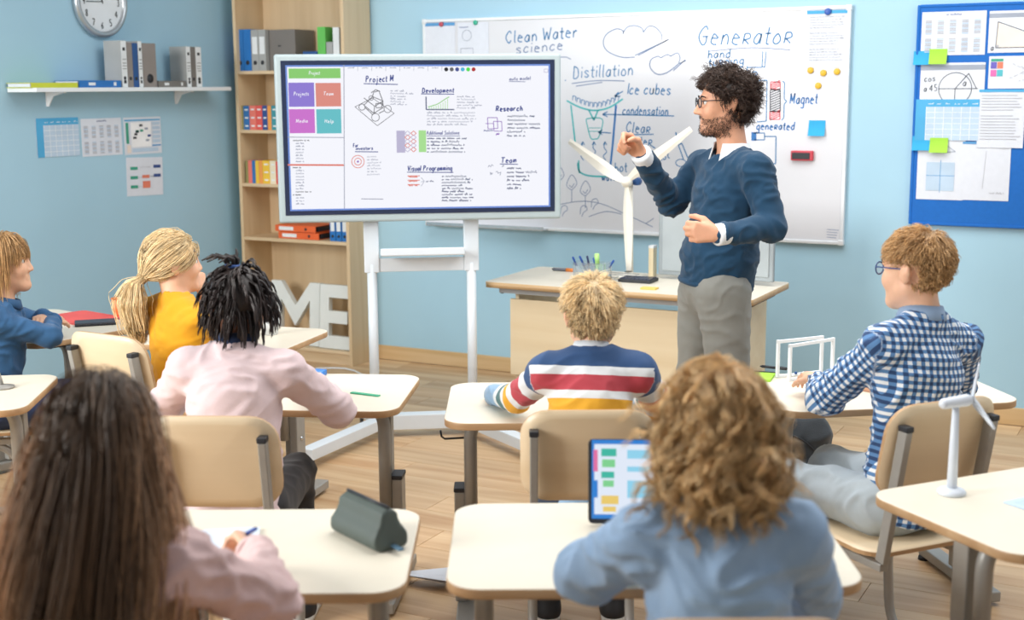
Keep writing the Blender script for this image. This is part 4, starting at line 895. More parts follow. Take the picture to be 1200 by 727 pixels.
class Field:
    def __init__(s, lo, hi, h):
        s.lo = np.asarray(lo, float); s.h = h; s.n = np.ceil((np.asarray(hi, float)-s.lo)/h).astype(int)+1
        s.f = np.full(s.n, .5, np.float32)
    def _reg(s, lo, hi, pad):
        a = np.clip(np.floor((np.asarray(lo)-pad-s.lo)/s.h).astype(int), 0, s.n); b = np.clip(np.ceil((np.asarray(hi)+pad-s.lo)/s.h).astype(int)+1, 0, s.n)
        if np.any(b <= a): return None
        g = [s.lo[i]+s.h*np.arange(a[i], b[i]) for i in range(3)]
        return tuple(slice(a[i], b[i]) for i in range(3)), g[0][:, None, None], g[1][None, :, None], g[2][None, None, :]
    def _put(s, sl, d, k, sub):
        a = s.f[sl]
        if sub: 
            d = -d; h = np.clip(.5-.5*(d-a)/k, 0, 1); s.f[sl] = d*(1-h)+a*h+k*h*(1-h)
        else:
            h = np.clip(.5+.5*(d-a)/k, 0, 1); s.f[sl] = d*(1-h)+a*h-k*h*(1-h)
    def cone(s, a, b, ra, rb, k=.02, sq=None, sub=False):
        a, b = np.asarray(a, float), np.asarray(b, float); r = max(ra, rb)*(max(1, sq[1]) if sq else 1)
        q = s._reg(np.minimum(a, b)-r, np.maximum(a, b)+r, k+2*s.h)
        if q is None: return
        sl, X, Y, Z = q; ba = b-a; L = ba@ba+1e-12
        px, py, pz = X-a[0], Y-a[1], Z-a[2]
        t = np.clip((px*ba[0]+py*ba[1]+pz*ba[2])/L, 0, 1)
        qx, qy, qz = px-t*ba[0], py-t*ba[1], pz-t*ba[2]
        d2 = qx*qx+qy*qy+qz*qz
        if sq:
            n = unit(sq[0]); dn = qx*n[0]+qy*n[1]+qz*n[2]; d2 = d2-dn*dn+(dn/sq[1])**2
        s._put(sl, np.sqrt(d2)-(ra+(rb-ra)*t), k, sub)
    def ell(s, c, r, Rm=None, k=.02, sub=False):
        c = np.asarray(c, float); r = np.asarray(r, float); Rm = np.eye(3) if Rm is None else Rm
        e = np.sqrt((Rm**2)@(r**2)); q = s._reg(c-e, c+e, k+2*s.h)
        if q is None: return
        sl, X, Y, Z = q; p = [X-c[0], Y-c[1], Z-c[2]]
        l = [p[0]*Rm[0, i]+p[1]*Rm[1, i]+p[2]*Rm[2, i] for i in range(3)]
        k0 = np.sqrt((l[0]/r[0])**2+(l[1]/r[1])**2+(l[2]/r[2])**2); k1 = np.sqrt((l[0]/r[0]**2)**2+(l[1]/r[1]**2)**2+(l[2]/r[2]**2)**2)+1e-9
        s._put(sl, k0*(k0-1)/k1, k, sub)
    def box(s, c, d, rr, Rm=None, k=.01, sub=False):
        c = np.asarray(c, float); d = np.asarray(d, float)/2; Rm = np.eye(3) if Rm is None else Rm; e = np.abs(Rm)@d
        q = s._reg(c-e, c+e, k+2*s.h)
        if q is None: return
        sl, X, Y, Z = q; p = [X-c[0], Y-c[1], Z-c[2]]
        l = [np.abs(p[0]*Rm[0, i]+p[1]*Rm[1, i]+p[2]*Rm[2, i])-d[i]+rr for i in range(3)]
        o = np.sqrt(sum(np.maximum(x, 0)**2 for x in l)); s._put(sl, o+np.minimum(np.maximum(np.maximum(l[0], l[1]), l[2]), 0)-rr, k, sub)
    def plane(s, p, n):
        """keep the side n points to"""
        n = unit(n); g = [s.lo[i]+s.h*np.arange(s.n[i]) for i in range(3)]
        d = (g[0][:, None, None]-p[0])*n[0]+(g[1][None, :, None]-p[1])*n[1]+(g[2][None, None, :]-p[2])*n[2]
        s.f = np.maximum(s.f, (-d).astype(np.float32))
    def mesh(s):
        f = s.f; f[0] = f[-1] = .5; f[:, 0] = f[:, -1] = .5; f[:, :, 0] = f[:, :, -1] = .5
        ins = f < 0; nx, ny, nz = f.shape; cnt = np.zeros((nx-1, ny-1, nz-1), np.int8)
        cs = [(i, j, k) for i in (0, 1) for j in (0, 1) for k in (0, 1)]
        for i, j, k in cs: cnt += ins[i:nx-1+i, j:ny-1+j, k:nz-1+k]
        A = np.argwhere((cnt > 0) & (cnt < 8)); idx = np.full(cnt.shape, -1, np.int32); idx[tuple(A.T)] = np.arange(len(A))
        acc = np.zeros((len(A), 3)); num = np.zeros(len(A))
        val = {c: f[A[:, 0]+c[0], A[:, 1]+c[1], A[:, 2]+c[2]].astype(float) for c in cs}
        for c in cs:
            for ax in range(3):
                if c[ax]: continue
                d = list(c); d[ax] = 1; d = tuple(d); v0, v1 = val[c], val[d]; m = (v0 < 0) != (v1 < 0)
                t = np.where(m, v0/(v0-v1+1e-12), 0); p = np.array(c, float)[None, :].repeat(len(A), 0); p[:, ax] += t
                acc += p*m[:, None]; num += m
        V = s.lo+s.h*(A+acc/np.maximum(num, 1)[:, None]); Q = []
        for ax in range(3):
            o = [a for a in range(3) if a != ax]; sl0 = [slice(None)]*3; sl1 = [slice(None)]*3; sl0[ax] = slice(0, -1); sl1[ax] = slice(1, None)
            a, b = ins[tuple(sl0)], ins[tuple(sl1)]; E = np.argwhere(a != b); fl = a[tuple(E.T)]
            e1, e2 = np.zeros(3, int), np.zeros(3, int); e1[o[0]] = 1; e2[o[1]] = 1
            q = np.stack([idx[tuple((E-e1-e2).T)], idx[tuple((E-e2).T)], idx[tuple(E.T)], idx[tuple((E-e1).T)]], 1)
            if ax == 1: fl = ~fl
            q[~fl] = q[~fl][:, ::-1]; Q.append(q)
        return V, np.concatenate(Q)
def vnormals(V, Q):
    n = np.cross(V[Q[:, 2]]-V[Q[:, 0]], V[Q[:, 3]]-V[Q[:, 1]]); N = np.zeros_like(V)
    for k in range(4): np.add.at(N, Q[:, k], n)
    return N/(np.linalg.norm(N, axis=1)[:, None]+1e-12)
def noise3(P, seed=0):
    i = np.floor(P).astype(np.int64); f = P-i; f = f*f*(3-2*f); out = 0
    for a in (0, 1):
        for b in (0, 1):
            for c in (0, 1):
                h = ((i[:, 0]+a)*374761393+(i[:, 1]+b)*668265263+(i[:, 2]+c)*2147483647+seed*974711) & 0x7fffffff
                h = ((h ^ (h >> 13))*1274126177) & 0x7fffffff; h = (h ^ (h >> 16)) & 0xffff
                out = out+h/65535.*(f[:, 0] if a else 1-f[:, 0])*(f[:, 1] if b else 1-f[:, 1])*(f[:, 2] if c else 1-f[:, 2])
    return out*2-1
def relax(V, Q, it=2, lam=.5):
    for _ in range(it):
        S_ = np.zeros_like(V); n = np.zeros(len(V))
        for k in range(4):
            a, b = Q[:, k], Q[:, (k+1) % 4]; np.add.at(S_, a, V[b]); np.add.at(n, a, 1); np.add.at(S_, b, V[a]); np.add.at(n, b, 1)
        V = V+lam*(S_/n[:, None]-V)
    return V
def cloth(V, Q, amp, seed, sc=1.):
    """folds: ridged noise, two sizes"""
    N = vnormals(V, Q); w = noise3(V*7*sc, seed)[:, None]*.06
    a = noise3((V+w)*np.array([15, 15, 24])*sc, seed+1); b = noise3((V+w)*np.array([36, 36, 52])*sc, seed+2)
    r = (1-np.abs(a))**2-.45
    return V+N*(amp*(r*.9+b*.28))[:, None]
# ------------------------------------------------------------------ hair: bundles of thin strands
def tubes(P, r, n=3):
    """P (S, M, 3) strands, r (S, M) -> verts, quads"""
    S_, M_, _ = P.shape; T = np.gradient(P, axis=1); T /= np.linalg.norm(T, axis=2, keepdims=True)+1e-9
    ref = np.where(np.abs(T[..., 2:3]) < .9, np.array([0, 0, 1.]), np.array([1., 0, 0])); X = np.cross(T, ref); X /= np.linalg.norm(X, axis=2, keepdims=True)+1e-9; Y = np.cross(T, X)
    an = 2*np.pi*np.arange(n)/n
    V = P[:, :, None, :]+r[:, :, None, None]*(X[:, :, None, :]*np.cos(an)[None, None, :, None]+Y[:, :, None, :]*np.sin(an)[None, None, :, None])
    base = (np.arange(S_)[:, None, None]*M_+np.arange(M_-1)[None, :, None])*n; k = np.arange(n)[None, None, :]; k2 = (k+1) % n
    Q = np.stack([base+k, base+k2, base+n+k2, base+n+k], -1).reshape(-1, 4)
    return V.reshape(-1, 3), Q
HC, HR = np.array([0, -.012, .03]), np.array([.077, .098, .09])
def scalp_mask(p, front=.075, nape=-.085, ears=False):
    x, y, z = p[:, 0], p[:, 1], p[:, 2]
    lim = np.where(z > .055, front, np.where(z > .0, .012+(z/.055)*(front-.012), -.02+.25*(z+.08)))
    ok = (y < lim) & (z > nape)
    if ears: ok &= ~((np.abs(x) > .055) & (z < .026) & (y > -.052))
    return ok
def hair(style, rng, front=.075):
    """strands in the head frame: list of (P, r) and colour factors"""
    G = style.get('guides', 260); K = style.get('kids', 8); M_ = style.get('pts', 10); L = style['len']
    d = rng.normal(size=(G*6, 3)); d /= np.linalg.norm(d, axis=1)[:, None]; p = HC+d*HR; ok = scalp_mask(p, front, style.get('nape', -.07), style.get('ears', False)); p = p[ok][:G]; d = d[ok][:G]; G = len(p)
    nrm = unit_rows(d/HR); dirv = nrm*style.get('lift0', .6)+style['flow'](p)*style.get('flowk', .8)+rng.normal(size=p.shape)*style.get('jit', .15); dirv = unit_rows(dirv)
    ln = L*(1+style.get('lvar', .25)*rng.uniform(-1, 1, G)); 
    if 'lenf' in style: ln = ln*style['lenf'](p)
    st = (ln/(M_-1))[:, None]; pts = [p+nrm*.002]; ph = rng.uniform(0, 6.28, G); ax = unit_rows(rng.normal(size=p.shape)); grow = style.get('vol', .012)
    for m in range(M_-1):
        t = m/(M_-1); dirv = dirv+np.array([0, 0, -1.])*style.get('grav', .25)+style['flow'](pts[-1])*style.get('flowm', .0)
        if style.get('curl') and t >= style.get('cstart', 0):
            w = ph+m*style['cfreq']; e1 = unit_rows(np.cross(dirv, ax)); e2 = np.cross(unit_rows(dirv), e1); dirv = unit_rows(dirv)+style['curl']*(e1*np.cos(w)[:, None]+e2*np.sin(w)[:, None])
        dirv = unit_rows(dirv); q = pts[-1]+dirv*st
        for C, Rr in style.get('solids', [])+[(HC, HR+grow*min(1, t*2.5+.15)), (np.array([0, .02, -.05]), np.array([.066, .07, .085])), (np.array([0, -.02, -.11]), np.array([.056, .06, .09]))]:
            l = (q-C)/Rr; ll = np.linalg.norm(l, axis=1); ins = ll < 1; q[ins] = (C+l/ll[:, None]*Rr)[ins]
        if 'post' in style: q = style['post'](q, t, p)
        pts.append(q)
    Gd = np.stack(pts, 1)                               # (G, M, 3)
    off = rng.normal(size=(G, K, 1, 3))*style.get('spread', .006); tt = np.linspace(0, 1, M_)[None, None, :, None]
    cl = 1+(style.get('clump', .35)-1)*tt
    P_ = Gd[:, None]+off*cl+rng.normal(size=(G, K, M_, 3))*style.get('fuzz', .0006)*tt
    P_ = P_.reshape(-1, M_, 3); r0 = style.get('r', .0016); tp = np.linspace(0, 1, M_)
    r = (r0*np.clip(1.25-tp**2.2*1.05, .12, 1))[None, :].repeat(len(P_), 0)
    V, Q = tubes(P_, r); g = (1+style.get('tvar', .25)*rng.uniform(-1, 1, G))[:, None, None]*(1+.12*rng.uniform(-1, 1, (G, K, 1)))
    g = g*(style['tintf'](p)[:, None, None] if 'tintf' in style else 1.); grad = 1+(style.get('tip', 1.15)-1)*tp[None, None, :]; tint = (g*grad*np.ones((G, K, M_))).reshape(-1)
    tint = np.repeat(tint, 3)
    # scalp cap under the strands
    nu, nv = 40, 28; a = np.linspace(0, 2*np.pi, nu, endpoint=False); b = np.linspace(.02, np.pi*.86, nv); aa, bb_ = np.meshgrid(a, b)
    sp = np.stack([np.cos(aa)*np.sin(bb_), np.sin(aa)*np.sin(bb_), np.cos(bb_)], -1).reshape(-1, 3); cv = HC+sp*(HR+.0035)
    i = np.arange(nv-1)[:, None]*nu; j = np.arange(nu)[None, :]; cq = np.stack([i+j, i+nu+j, i+nu+(j+1) % nu, i+(j+1) % nu], -1).reshape(-1, 4)
    cen = cv[cq].mean(1); cq = cq[scalp_mask(cen, front-.006, -.062, style.get('ears', False))]
    nV = len(V); V = np.concatenate([V, cv]); Q = np.concatenate([Q, cq+nV]); tint = np.concatenate([tint, np.full(len(cv), .8)])
    return V, Q, tint
def unit_rows(v): return v/(np.linalg.norm(v, axis=1)[:, None]+1e-9)
# ------------------------------------------------------------------ people
M_eye = mat('eye_white', '#e9e6e2', .2); M_iris = mat('eye_dark', '#2c2018', .15)
def rotz3(a): c, s = math.cos(a), math.sin(a); return np.array([[c, -s, 0], [s, c, 0], [0, 0, 1.]])
def rotx3(a): c, s = math.cos(a), math.sin(a); return np.array([[1, 0, 0], [0, c, -s], [0, s, c]])
def roty3(a): c, s = math.cos(a), math.sin(a); return np.array([[c, 0, s], [0, 1, 0], [-s, 0, c]])
class Person:
    def __init__(s, label, root, heading, group=None, g=1., hs=.9, h=.0065):
        s.e = empty('person', stage(root[0], root[1], 0), YAW+R(heading), label, 'person', group)
        s.root = np.array([root[0], root[1], 0.]); s.hd = R(heading); s.g = g; s.hs = hs; s.h = h; s.J = {}
    def L(s, p): return rotz3(-s.hd)@(np.asarray(p, float)-s.root)
    def joints(s, **k):
        for n, p in k.items(): s.J[n] = s.L(p)
    def frame(s):
        J = s.J; x = unit(J['shR']-J['shL']); z = unit(J['neck']-J['pelvis']); y = unit(np.cross(z, x)); x = np.cross(y, z)
        return np.stack([x, y, z], 1)
    def head_frame(s, yaw, pitch, tilt=0.):
        s.Rh = rotz3(R(yaw)-s.hd)@rotx3(R(pitch))@roty3(R(tilt)); return s.Rh
    def H(s, p): return s.J['head']+s.Rh@(np.asarray(p, float)*s.hs)
    def hand(s, F, wr, fdir, pn, side, curls, sc=.8, thumb=.6, spread=.1, tcurl=.3):
        """palm, four fingers and a thumb; side +1: thumb lies towards +lateral"""
        f = unit(fdir); n = unit(pn-np.dot(pn, f)*f); lat = np.cross(f, n)*side; w = np.asarray(wr, float)
        for i in range(4):
            o = (1.5-i)/1.5; kn = w+f*sc*(.092-.006*abs(i-1)-.004*(i == 3))+lat*sc*.028*o; base = w+f*sc*.02+lat*sc*.016*o
            F.cone(base, kn, .0135*sc, .0115*sc, .012)
            d = unit(f+lat*spread*o); p = kn; cu = curls[i]; an = 0
            for ph, (ln, r0, r1) in enumerate(((.042, .0105, .0095), (.027, .0095, .0085), (.021, .0085, .007))):
                ln *= (.95, 1.05, 1., .8)[i]; an += cu*(1.0, 1.15, .8)[ph]; dd = d*math.cos(an)+n*math.sin(an); q = p+dd*ln*sc
                F.cone(p, q, r0*sc, r1*sc, .004); p = q
        b = w+f*sc*.03+lat*sc*.026; d1 = unit(f*.55+lat*.75*thumb+n*.35); m1 = b+d1*.04*sc; d2 = unit(d1*(1-tcurl)+f*.6+n*tcurl); m2 = m1+d2*.032*sc; d3 = unit(d2+n*tcurl*.8-lat*tcurl*.4)
        F.cone(w+f*sc*.018+lat*sc*.012, m1, .017*sc, .0125*sc, .012); F.cone(m1, m2, .0115*sc, .0105*sc, .006); F.cone(m2, m2+d3*.025*sc, .0105*sc, .0085*sc, .004)
    def build_body(s, skin, hands=(), nosew=1., nose=.55):
        J, g, hs = s.J, s.g, s.hs; pts = np.array(list(J.values())); lo = pts.min(0)-.17; hi = pts.max(0)+.17; lo[2] = max(-.02, lo[2]+.05)
        F = Field(lo, hi, s.h*.85); T = s.frame(); H = s.H; Rh = s.Rh
        e = lambda c, r, k=.012, sub=False: F.ell(H(c), np.array(r)*hs, Rh, k*hs, sub)
        c = lambda a, b, ra, rb, k=.012, sub=False: F.cone(H(a), H(b), ra*hs, rb*hs, k*hs, None, sub)
        e(HC, HR-.003); e((0, .03, -.03), (.062, .066, .088), .03)
        for q in (-1, 1):
            c((q*.046, .0, -.055), (q*.014, .07, -.098), .022, .018, .03); e((q*.036, .064, -.028), (.026, .026, .028), .02)
            e((q*.079, -.012, -.004), (.009, .02, .031), .006); e((q*.087, -.022, .006), (.006, .014, .02), .006)
        e((0, .078, -.098), (.02, .018, .017), .018); c((-.034, .086, .022), (.034, .086, .022), .009, .009, .016)
        c((0, .09, .012), (0, .098+.015*nose, -.03), .007, .0105, .012)
        for q in (-1, 1): e((q*.012*nosew, .093+.007*nose, -.034), (.009, .011, .008), .006); e((q*.033, .1, .006), (.017, .014, .012), .012, True)
        c((-.017, .088, -.062), (.017, .088, -.062), .006, .006, .006); c((-.015, .0885, -.073), (.015, .0885, -.073), .0065, .0065, .005); c((-.022, .1, -.0675), (.022, .1, -.0675), .0035, .0035, .004, True)
        nb = J['neck']; F.cone(H((0, -.018, -.05)), nb+T@np.array([0, 0, -.01]), .051*hs*(1 if g > 1.1 else .86), .052*g*.95, .03)
        sw = np.linalg.norm(J['shR']-J['shL'])/2; ax = lambda t: J['pelvis']+(J['neck']-J['pelvis'])*t
        F.ell(ax(0), np.array([.115, .088, .09])*g, T, .04); F.ell(ax(.3), np.array([.1, .075, .12])*g, T, .04); F.ell(ax(.66), np.array([sw*.72, .08*g, .13*g]), T, .04)
        F.cone(J['shL']*.97+J['shR']*.03, J['shR']*.97+J['shL']*.03, .036*g, .036*g, .04)
        for q in 'LR':
            F.cone(J['sh'+q], J['el'+q], .037*g, .031*g, .02); F.cone(J['el'+q], J['wr'+q], .031*g, .022*g, .015)
            F.cone(J['hip'+q], J['kn'+q], .07*g, .046*g, .03); F.cone(J['kn'+q], J['an'+q], .046*g, .03*g, .02); F.cone(J['an'+q], J['toe'+q], .028*g, .022*g, .015)
        for hd in hands: s.hand(F, J['wr'+hd[0]], *hd[1:])
        V, Q = F.mesh(); V = relax(V, Q, 1, .35); s.V, s.Q = V, Q
        o = link('body', mesh_np('body', V, Q, skin), None, s.e)
        for q in (-1, 1):
            me = MB(); me.lathe([(0, -.0125), (.006, -.011), (.0105, -.0065), (.0125, 0), (.0105, .0065), (.006, .011), (0, .0125)], n=14)
            ey = me.build('eye', M_eye, s.e); ey.data.transform(Matrix.Translation(Vector(H((q*.032, .0765, .006)))) @ Matrix((s.Rh*hs).tolist()).to_4x4())
            pu = MB().lathe([(0, .0012), (.004, .001), (.0062, 0)], n=12).build('iris', M_iris, s.e)
            pu.data.transform(Matrix.Translation(Vector(H((q*.032, .0882, .006)))) @ Matrix((s.Rh*hs).tolist()).to_4x4() @ Matrix.Rotation(-math.pi/2, 4, 'X'))
        return o
    def brows(s, m, dz=0.):
        for q in (-1, 1):
            mb = MB(); mb.tube([tuple(s.H((q*.016, .096, .026+dz))), tuple(s.H((q*.032, .0945, .031+dz))), tuple(s.H((q*.047, .083, .026+dz)))], [.0032*s.hs, .0036*s.hs, .0018*s.hs], 6); mb.build('eyebrow', m, s.e)
    def top(s, name, m, amp=.006, loose=0., hem=-.05, sleeve=1., seed=1, cuff=True, attrs=False, puff=0., bulk=1.):
        J, g = s.J, s.g; T = s.frame(); keys = ['pelvis', 'neck', 'shL', 'shR', 'elL', 'elR', 'wrL', 'wrR']; pts = np.array([J[k] for k in keys]); lo = pts.min(0)-.2; hi = pts.max(0)+.2
        F = Field(lo, hi, s.h); sw = np.linalg.norm(J['shR']-J['shL'])/2; ax = lambda t: J['pelvis']+(J['neck']-J['pelvis'])*t; L = np.linalg.norm(J['neck']-J['pelvis'])
        F.ell(ax(hem)-T[:, 2]*.085*g, np.array([.126+loose, .103+loose*.7, .09])*g*bulk, T, .05); F.ell(ax(hem), np.array([.128+loose, .105+loose*.7, .11])*g*bulk, T, .05); F.ell(ax(.3), np.array([.118+loose, .096+loose*.6, .14])*g*bulk, T, .06); F.ell(ax(.64), np.array([sw*.86+loose*g, (.1+loose*.3)*g*bulk, .15*g]), T, .06)
        F.cone(J['shL']*.95+J['shR']*.05, J['shR']*.95+J['shL']*.05, .05*g, .05*g, .05)
        for q in 'LR': F.cone(ax(.985), J['sh'+q], .045*g, .045*g, .04)
        for q in 'LR':
            wr = J['el'+q]+(J['wr'+q]-J['el'+q])*min(1, sleeve)
            F.cone(J['sh'+q], J['el'+q], (.05+puff*.5)*g, (.043+puff)*g, .03)
            if sleeve > 0: F.cone(J['el'+q], wr, (.043+puff)*g, (.034+puff*.5)*g, .02)
        F.plane(ax(hem)-T[:, 2]*.085*g, T[:, 2])
        F.ell(J['neck']+T@np.array([0, .012, .03]), np.array([.054, .056, .05])*g, T, .012, True)
        V, Q = F.mesh(); V = relax(V, Q, 2, .5); at_ = None
        if attrs:
            d_best = np.full(len(V), 9.); su = np.zeros(len(V)); sv = np.zeros(len(V))
            for q in 'LR':
                acc = 0
                for a, b in (('sh', 'el'), ('el', 'wr')):
                    A, B = J[a+q], J[b+q]; ba = B-A; ln = np.linalg.norm(ba); t = np.clip((V-A)@ba/ln**2, 0, 1); w = V-A-t[:, None]*ba; d = np.linalg.norm(w, axis=1)-.045*g
                    e1 = unit(np.cross(ba, [.3, 1, .2])); e2 = unit(np.cross(ba, e1)); an = np.arctan2(w@e2, w@e1)
                    if a == 'sh': d = d+.05*np.clip(1-t*2.6, 0, 1)
                    m_ = d < d_best; d_best[m_] = d[m_]; sv[m_] = (acc+t*ln)[m_]; su[m_] = (an*.045)[m_]; acc += ln
            tl = (V-J['neck'])@T; dt = np.sqrt((tl[:, 0]/1.25)**2+tl[:, 1]**2)-.085*g; mt = dt < d_best
            sv[mt] = -tl[mt, 2]; su[mt] = tl[mt, 0]+.6*np.where(np.abs(tl[mt, 1]) > 0, tl[mt, 1], 0)*0
            arm = (~mt).astype(float); at_ = {'cloth_uv': ('FLOAT_VECTOR', np.stack([su, sv, arm], 1))}
        V = cloth(V, Q, amp, seed); o = link(name, mesh_np(name, V, Q, m, at_), None, s.e)
        if cuff and sleeve >= .9:
            for q in 'LR':
                d = unit(J['wr'+q]-J['el'+q]); c0 = J['wr'+q]; r = (.035+puff*.5)*g
                MB().tube([tuple(c0-d*.012), tuple(c0-d*.006), tuple(c0+d*.006), tuple(c0+d*.012)], [r*.93, r*1.04, r*1.04, r*.9], 16).build('cuff', cuff if not isinstance(cuff, bool) else m, s.e)
        return o
    def trousers(s, m, amp=.006, seed=3, loose=0., short=False, name='trousers', waist=.085):
        J, g = s.J, s.g; ks = ['pelvis', 'hipL', 'hipR', 'knL', 'knR', 'anL', 'anR']; pts = np.array([J[k] for k in ks]); F = Field(pts.min(0)-.17, pts.max(0)+.17, s.h)
        F.ell(J['pelvis'], np.array([.122, .1, .1])*g, s.frame(), .04)
        for q in 'LR':
            F.cone(J['hip'+q], J['kn'+q], (.08+loose)*g, (.056+loose)*g, .03)
            if not short: F.cone(J['kn'+q], J['an'+q], (.056+loose)*g, (.044+loose)*g, .025)
        F.plane(J['pelvis']+np.array([0, 0, waist*g]), (0, 0, -1)); V, Q = F.mesh(); V = relax(V, Q, 2, .5); V = cloth(V, Q, amp, seed, .8); return link(name, mesh_np(name, V, Q, m), None, s.e)
    def shoes(s, m, sole):
        J, g = s.J, s.g
        for q in 'LR':
            a, t = J['an'+q], J['toe'+q]; d = unit((t-a)*[1, 1, 0]); lo = np.minimum(a, t)-.1; hi = np.maximum(a, t)+.1; F = Field([lo[0], lo[1], -.03], [hi[0], hi[1], a[2]+.06], .005)
            z = .034*g; p0 = np.array([a[0], a[1], z])-d*.03*g; p1 = np.array([a[0], a[1], z])+d*.13*g
            F.cone(p0, p1, .037*g, .031*g, .03); F.cone(np.array([a[0], a[1], a[2]]), p0+d*.03, .04*g, .036*g, .03); F.plane((0, 0, .014), (0, 0, 1)); F.plane((0, 0, a[2]+.015), (0, 0, -1))
            V, Q = F.mesh(); sh = link('shoe', mesh_np('shoe', V, Q, m), None, s.e)
            ang = math.atan2(d[1], d[0]); c_ = (p0+p1)/2; L = np.linalg.norm(p1-p0)+.07*g
            poly = [(p[0]*math.cos(ang)-p[1]*math.sin(ang)+c_[0], p[0]*math.sin(ang)+p[1]*math.cos(ang)+c_[1]) for p in rrect(L, .076*g, .035*g, 6)]
            MB().prism(poly, .001, .022).build('shoe_sole', sole, sh)
    def hair(s, name, style, m, seed=1, front=.075, post=None):
        rng = np.random.default_rng(seed); V, Q, t = hair(style, rng, front)
        V = s.J['head']+(V*s.hs)@s.Rh.T
        if post is not None: V = post(V)
        tt = np.clip(t, .3, 3.)[:, None].repeat(4, 1); tt[:, 3] = 1
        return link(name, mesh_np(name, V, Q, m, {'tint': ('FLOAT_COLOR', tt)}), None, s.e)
    def collar(s, m, r=.055, h=.022, open_=False, name='collar', flare=1.25):
        T = s.frame(); c = s.J['neck']+T@np.array([0, .012, .012]); g = s.g; n = 26; vs = []; fs = []; a0 = .5 if open_ else 0
        for i in range(n+1):
            a = math.pi/2+a0*.9+(2*math.pi-1.8*a0)*i/n; dip = -.018*max(0, math.sin(a))*(1.6 if open_ else .6)
            for (rr, zz) in ((r*.93, h), (r, h*1.1), (r*flare, -h*.6+dip), (r*flare*.95, -h*.7+dip)):
                vs.append(tuple(c+T@np.array([rr*g*math.cos(a), rr*g*1.06*math.sin(a), zz*g+dip*.4])))
        for i in range(n):
            for j in range(4): fs.append((4*i+j, 4*i+(j+1) % 4, 4*i+4+(j+1) % 4, 4*i+4+j))
        if open_: fs += [(3, 2, 1, 0), tuple(4*n+j for j in range(4))]
        return MB().add(vs, fs, 0, True).build(name, m, s.e)
    def glasses(s, m, rw=.026, rh=.02, col=None):
        gl = MB(); H = lambda p: tuple(s.H(p))
        for q in (-1, 1):
            gl.tube([H((q*.034+rw*math.cos(a), .104-.10*max(0, abs(q*.034+rw*math.cos(a))-.03), .006+rh*math.sin(a))) for a in [2*math.pi*i/20 for i in range(21)]], .0024*s.hs, 6, cap=False)
            gl.tube([H((q*.06, .100, .012)), H((q*.078, .07, .014)), H((q*.083, .0, .012)), H((q*.08, -.03, -.006))], .0022*s.hs, 6)
        gl.tube([H((-.009, .106, .01)), H((0, .111, .013)), H((.009, .106, .01))], .0022*s.hs, 6)
        o = gl.build('glasses', m, s.e)
        for q in (-1, 1): MB().add([H((q*.034+rw*.95*math.cos(a), .1035, .006+rh*.95*math.sin(a))) for a in [2*math.pi*i/16 for i in range(16)]], [tuple(range(16))]).build('lens', mat('glasses_lens', '#e8f0f4', .05, alpha=.18), o)
    def seat(s, z=.44, spread=.085, knee=.36, fz=.0, foot=.03, kz=None, kx=.02):
        """hips, knees, ankles of a seated figure, straight ahead of the pelvis"""
        p = s.J['pelvis']; g = s.g
        for q, sg in (('L', -1), ('R', 1)):
            s.J['hip'+q] = p+np.array([sg*spread*g, .02, -.01]); s.J['kn'+q] = np.array([p[0]+sg*(spread+kx)*g, p[1]+knee*g, kz or z+.06]); s.J['an'+q] = np.array([p[0]+sg*(spread+kx)*g, p[1]+(knee+foot)*g, .085*g]); s.J['toe'+q] = s.J['an'+q]+np.array([0, .12*g, -.045*g])
# ================================================================== the people
def skin(name, c): return mat(name, c, .5, var=.05, scale=30, sss=.12, bump=.03, bscale=400)
SK_f = skin('skin_fair', '#e6b596'); SK_m = skin('skin_olive', '#d9a182'); SK_b = skin('skin_brown', '#8a5a42')
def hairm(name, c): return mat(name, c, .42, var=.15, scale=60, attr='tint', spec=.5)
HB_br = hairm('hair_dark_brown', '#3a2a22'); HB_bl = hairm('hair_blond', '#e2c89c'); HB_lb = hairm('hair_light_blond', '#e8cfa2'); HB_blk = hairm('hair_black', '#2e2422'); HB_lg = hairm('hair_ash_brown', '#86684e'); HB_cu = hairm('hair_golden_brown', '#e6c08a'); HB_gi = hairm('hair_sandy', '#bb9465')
def fab(name, c, rough=.85, var=.07, bump=.25, bs=500): return mat(name, c, rough, var=var, scale=14, bump=bump, bscale=bs, sheen=.15)
M_sole = mat('shoe_sole_white', '#e4e2dc', .6); M_shoe = mat('shoe_dark', '#2b2c30', .6, var=.1); M_shoeb = mat('shoe_brown', '#5b4535', .5)
flow_down = lambda p: np.stack([p[:, 0]*2.2, -.35+0*p[:, 0], -.8+0*p[:, 0]], 1)
def flow_crown(p):     # away from a crown at the back of the head
    c = np.array([0, -.06, .115]); d = p-c; n = unit_rows((p-HC)/HR); d = d-n*(d*n).sum(1)[:, None]; return unit_rows(d)
side_short = lambda p: np.where(np.abs(p[:, 0]) > .045, np.clip((p[:, 2]-.015)/.075, .22, .8), np.clip(.45+6*p[:, 2], .35, 1.))
SHORT = dict(guides=1000, kids=6, pts=7, len=.04, flow=flow_crown, flowk=1.0, lift0=.25, grav=.08, jit=.13, vol=.012, spread=.0055, clump=.75, r=.0011, tip=1.25, lvar=.3, nape=-.062, lenf=side_short, ears=True)
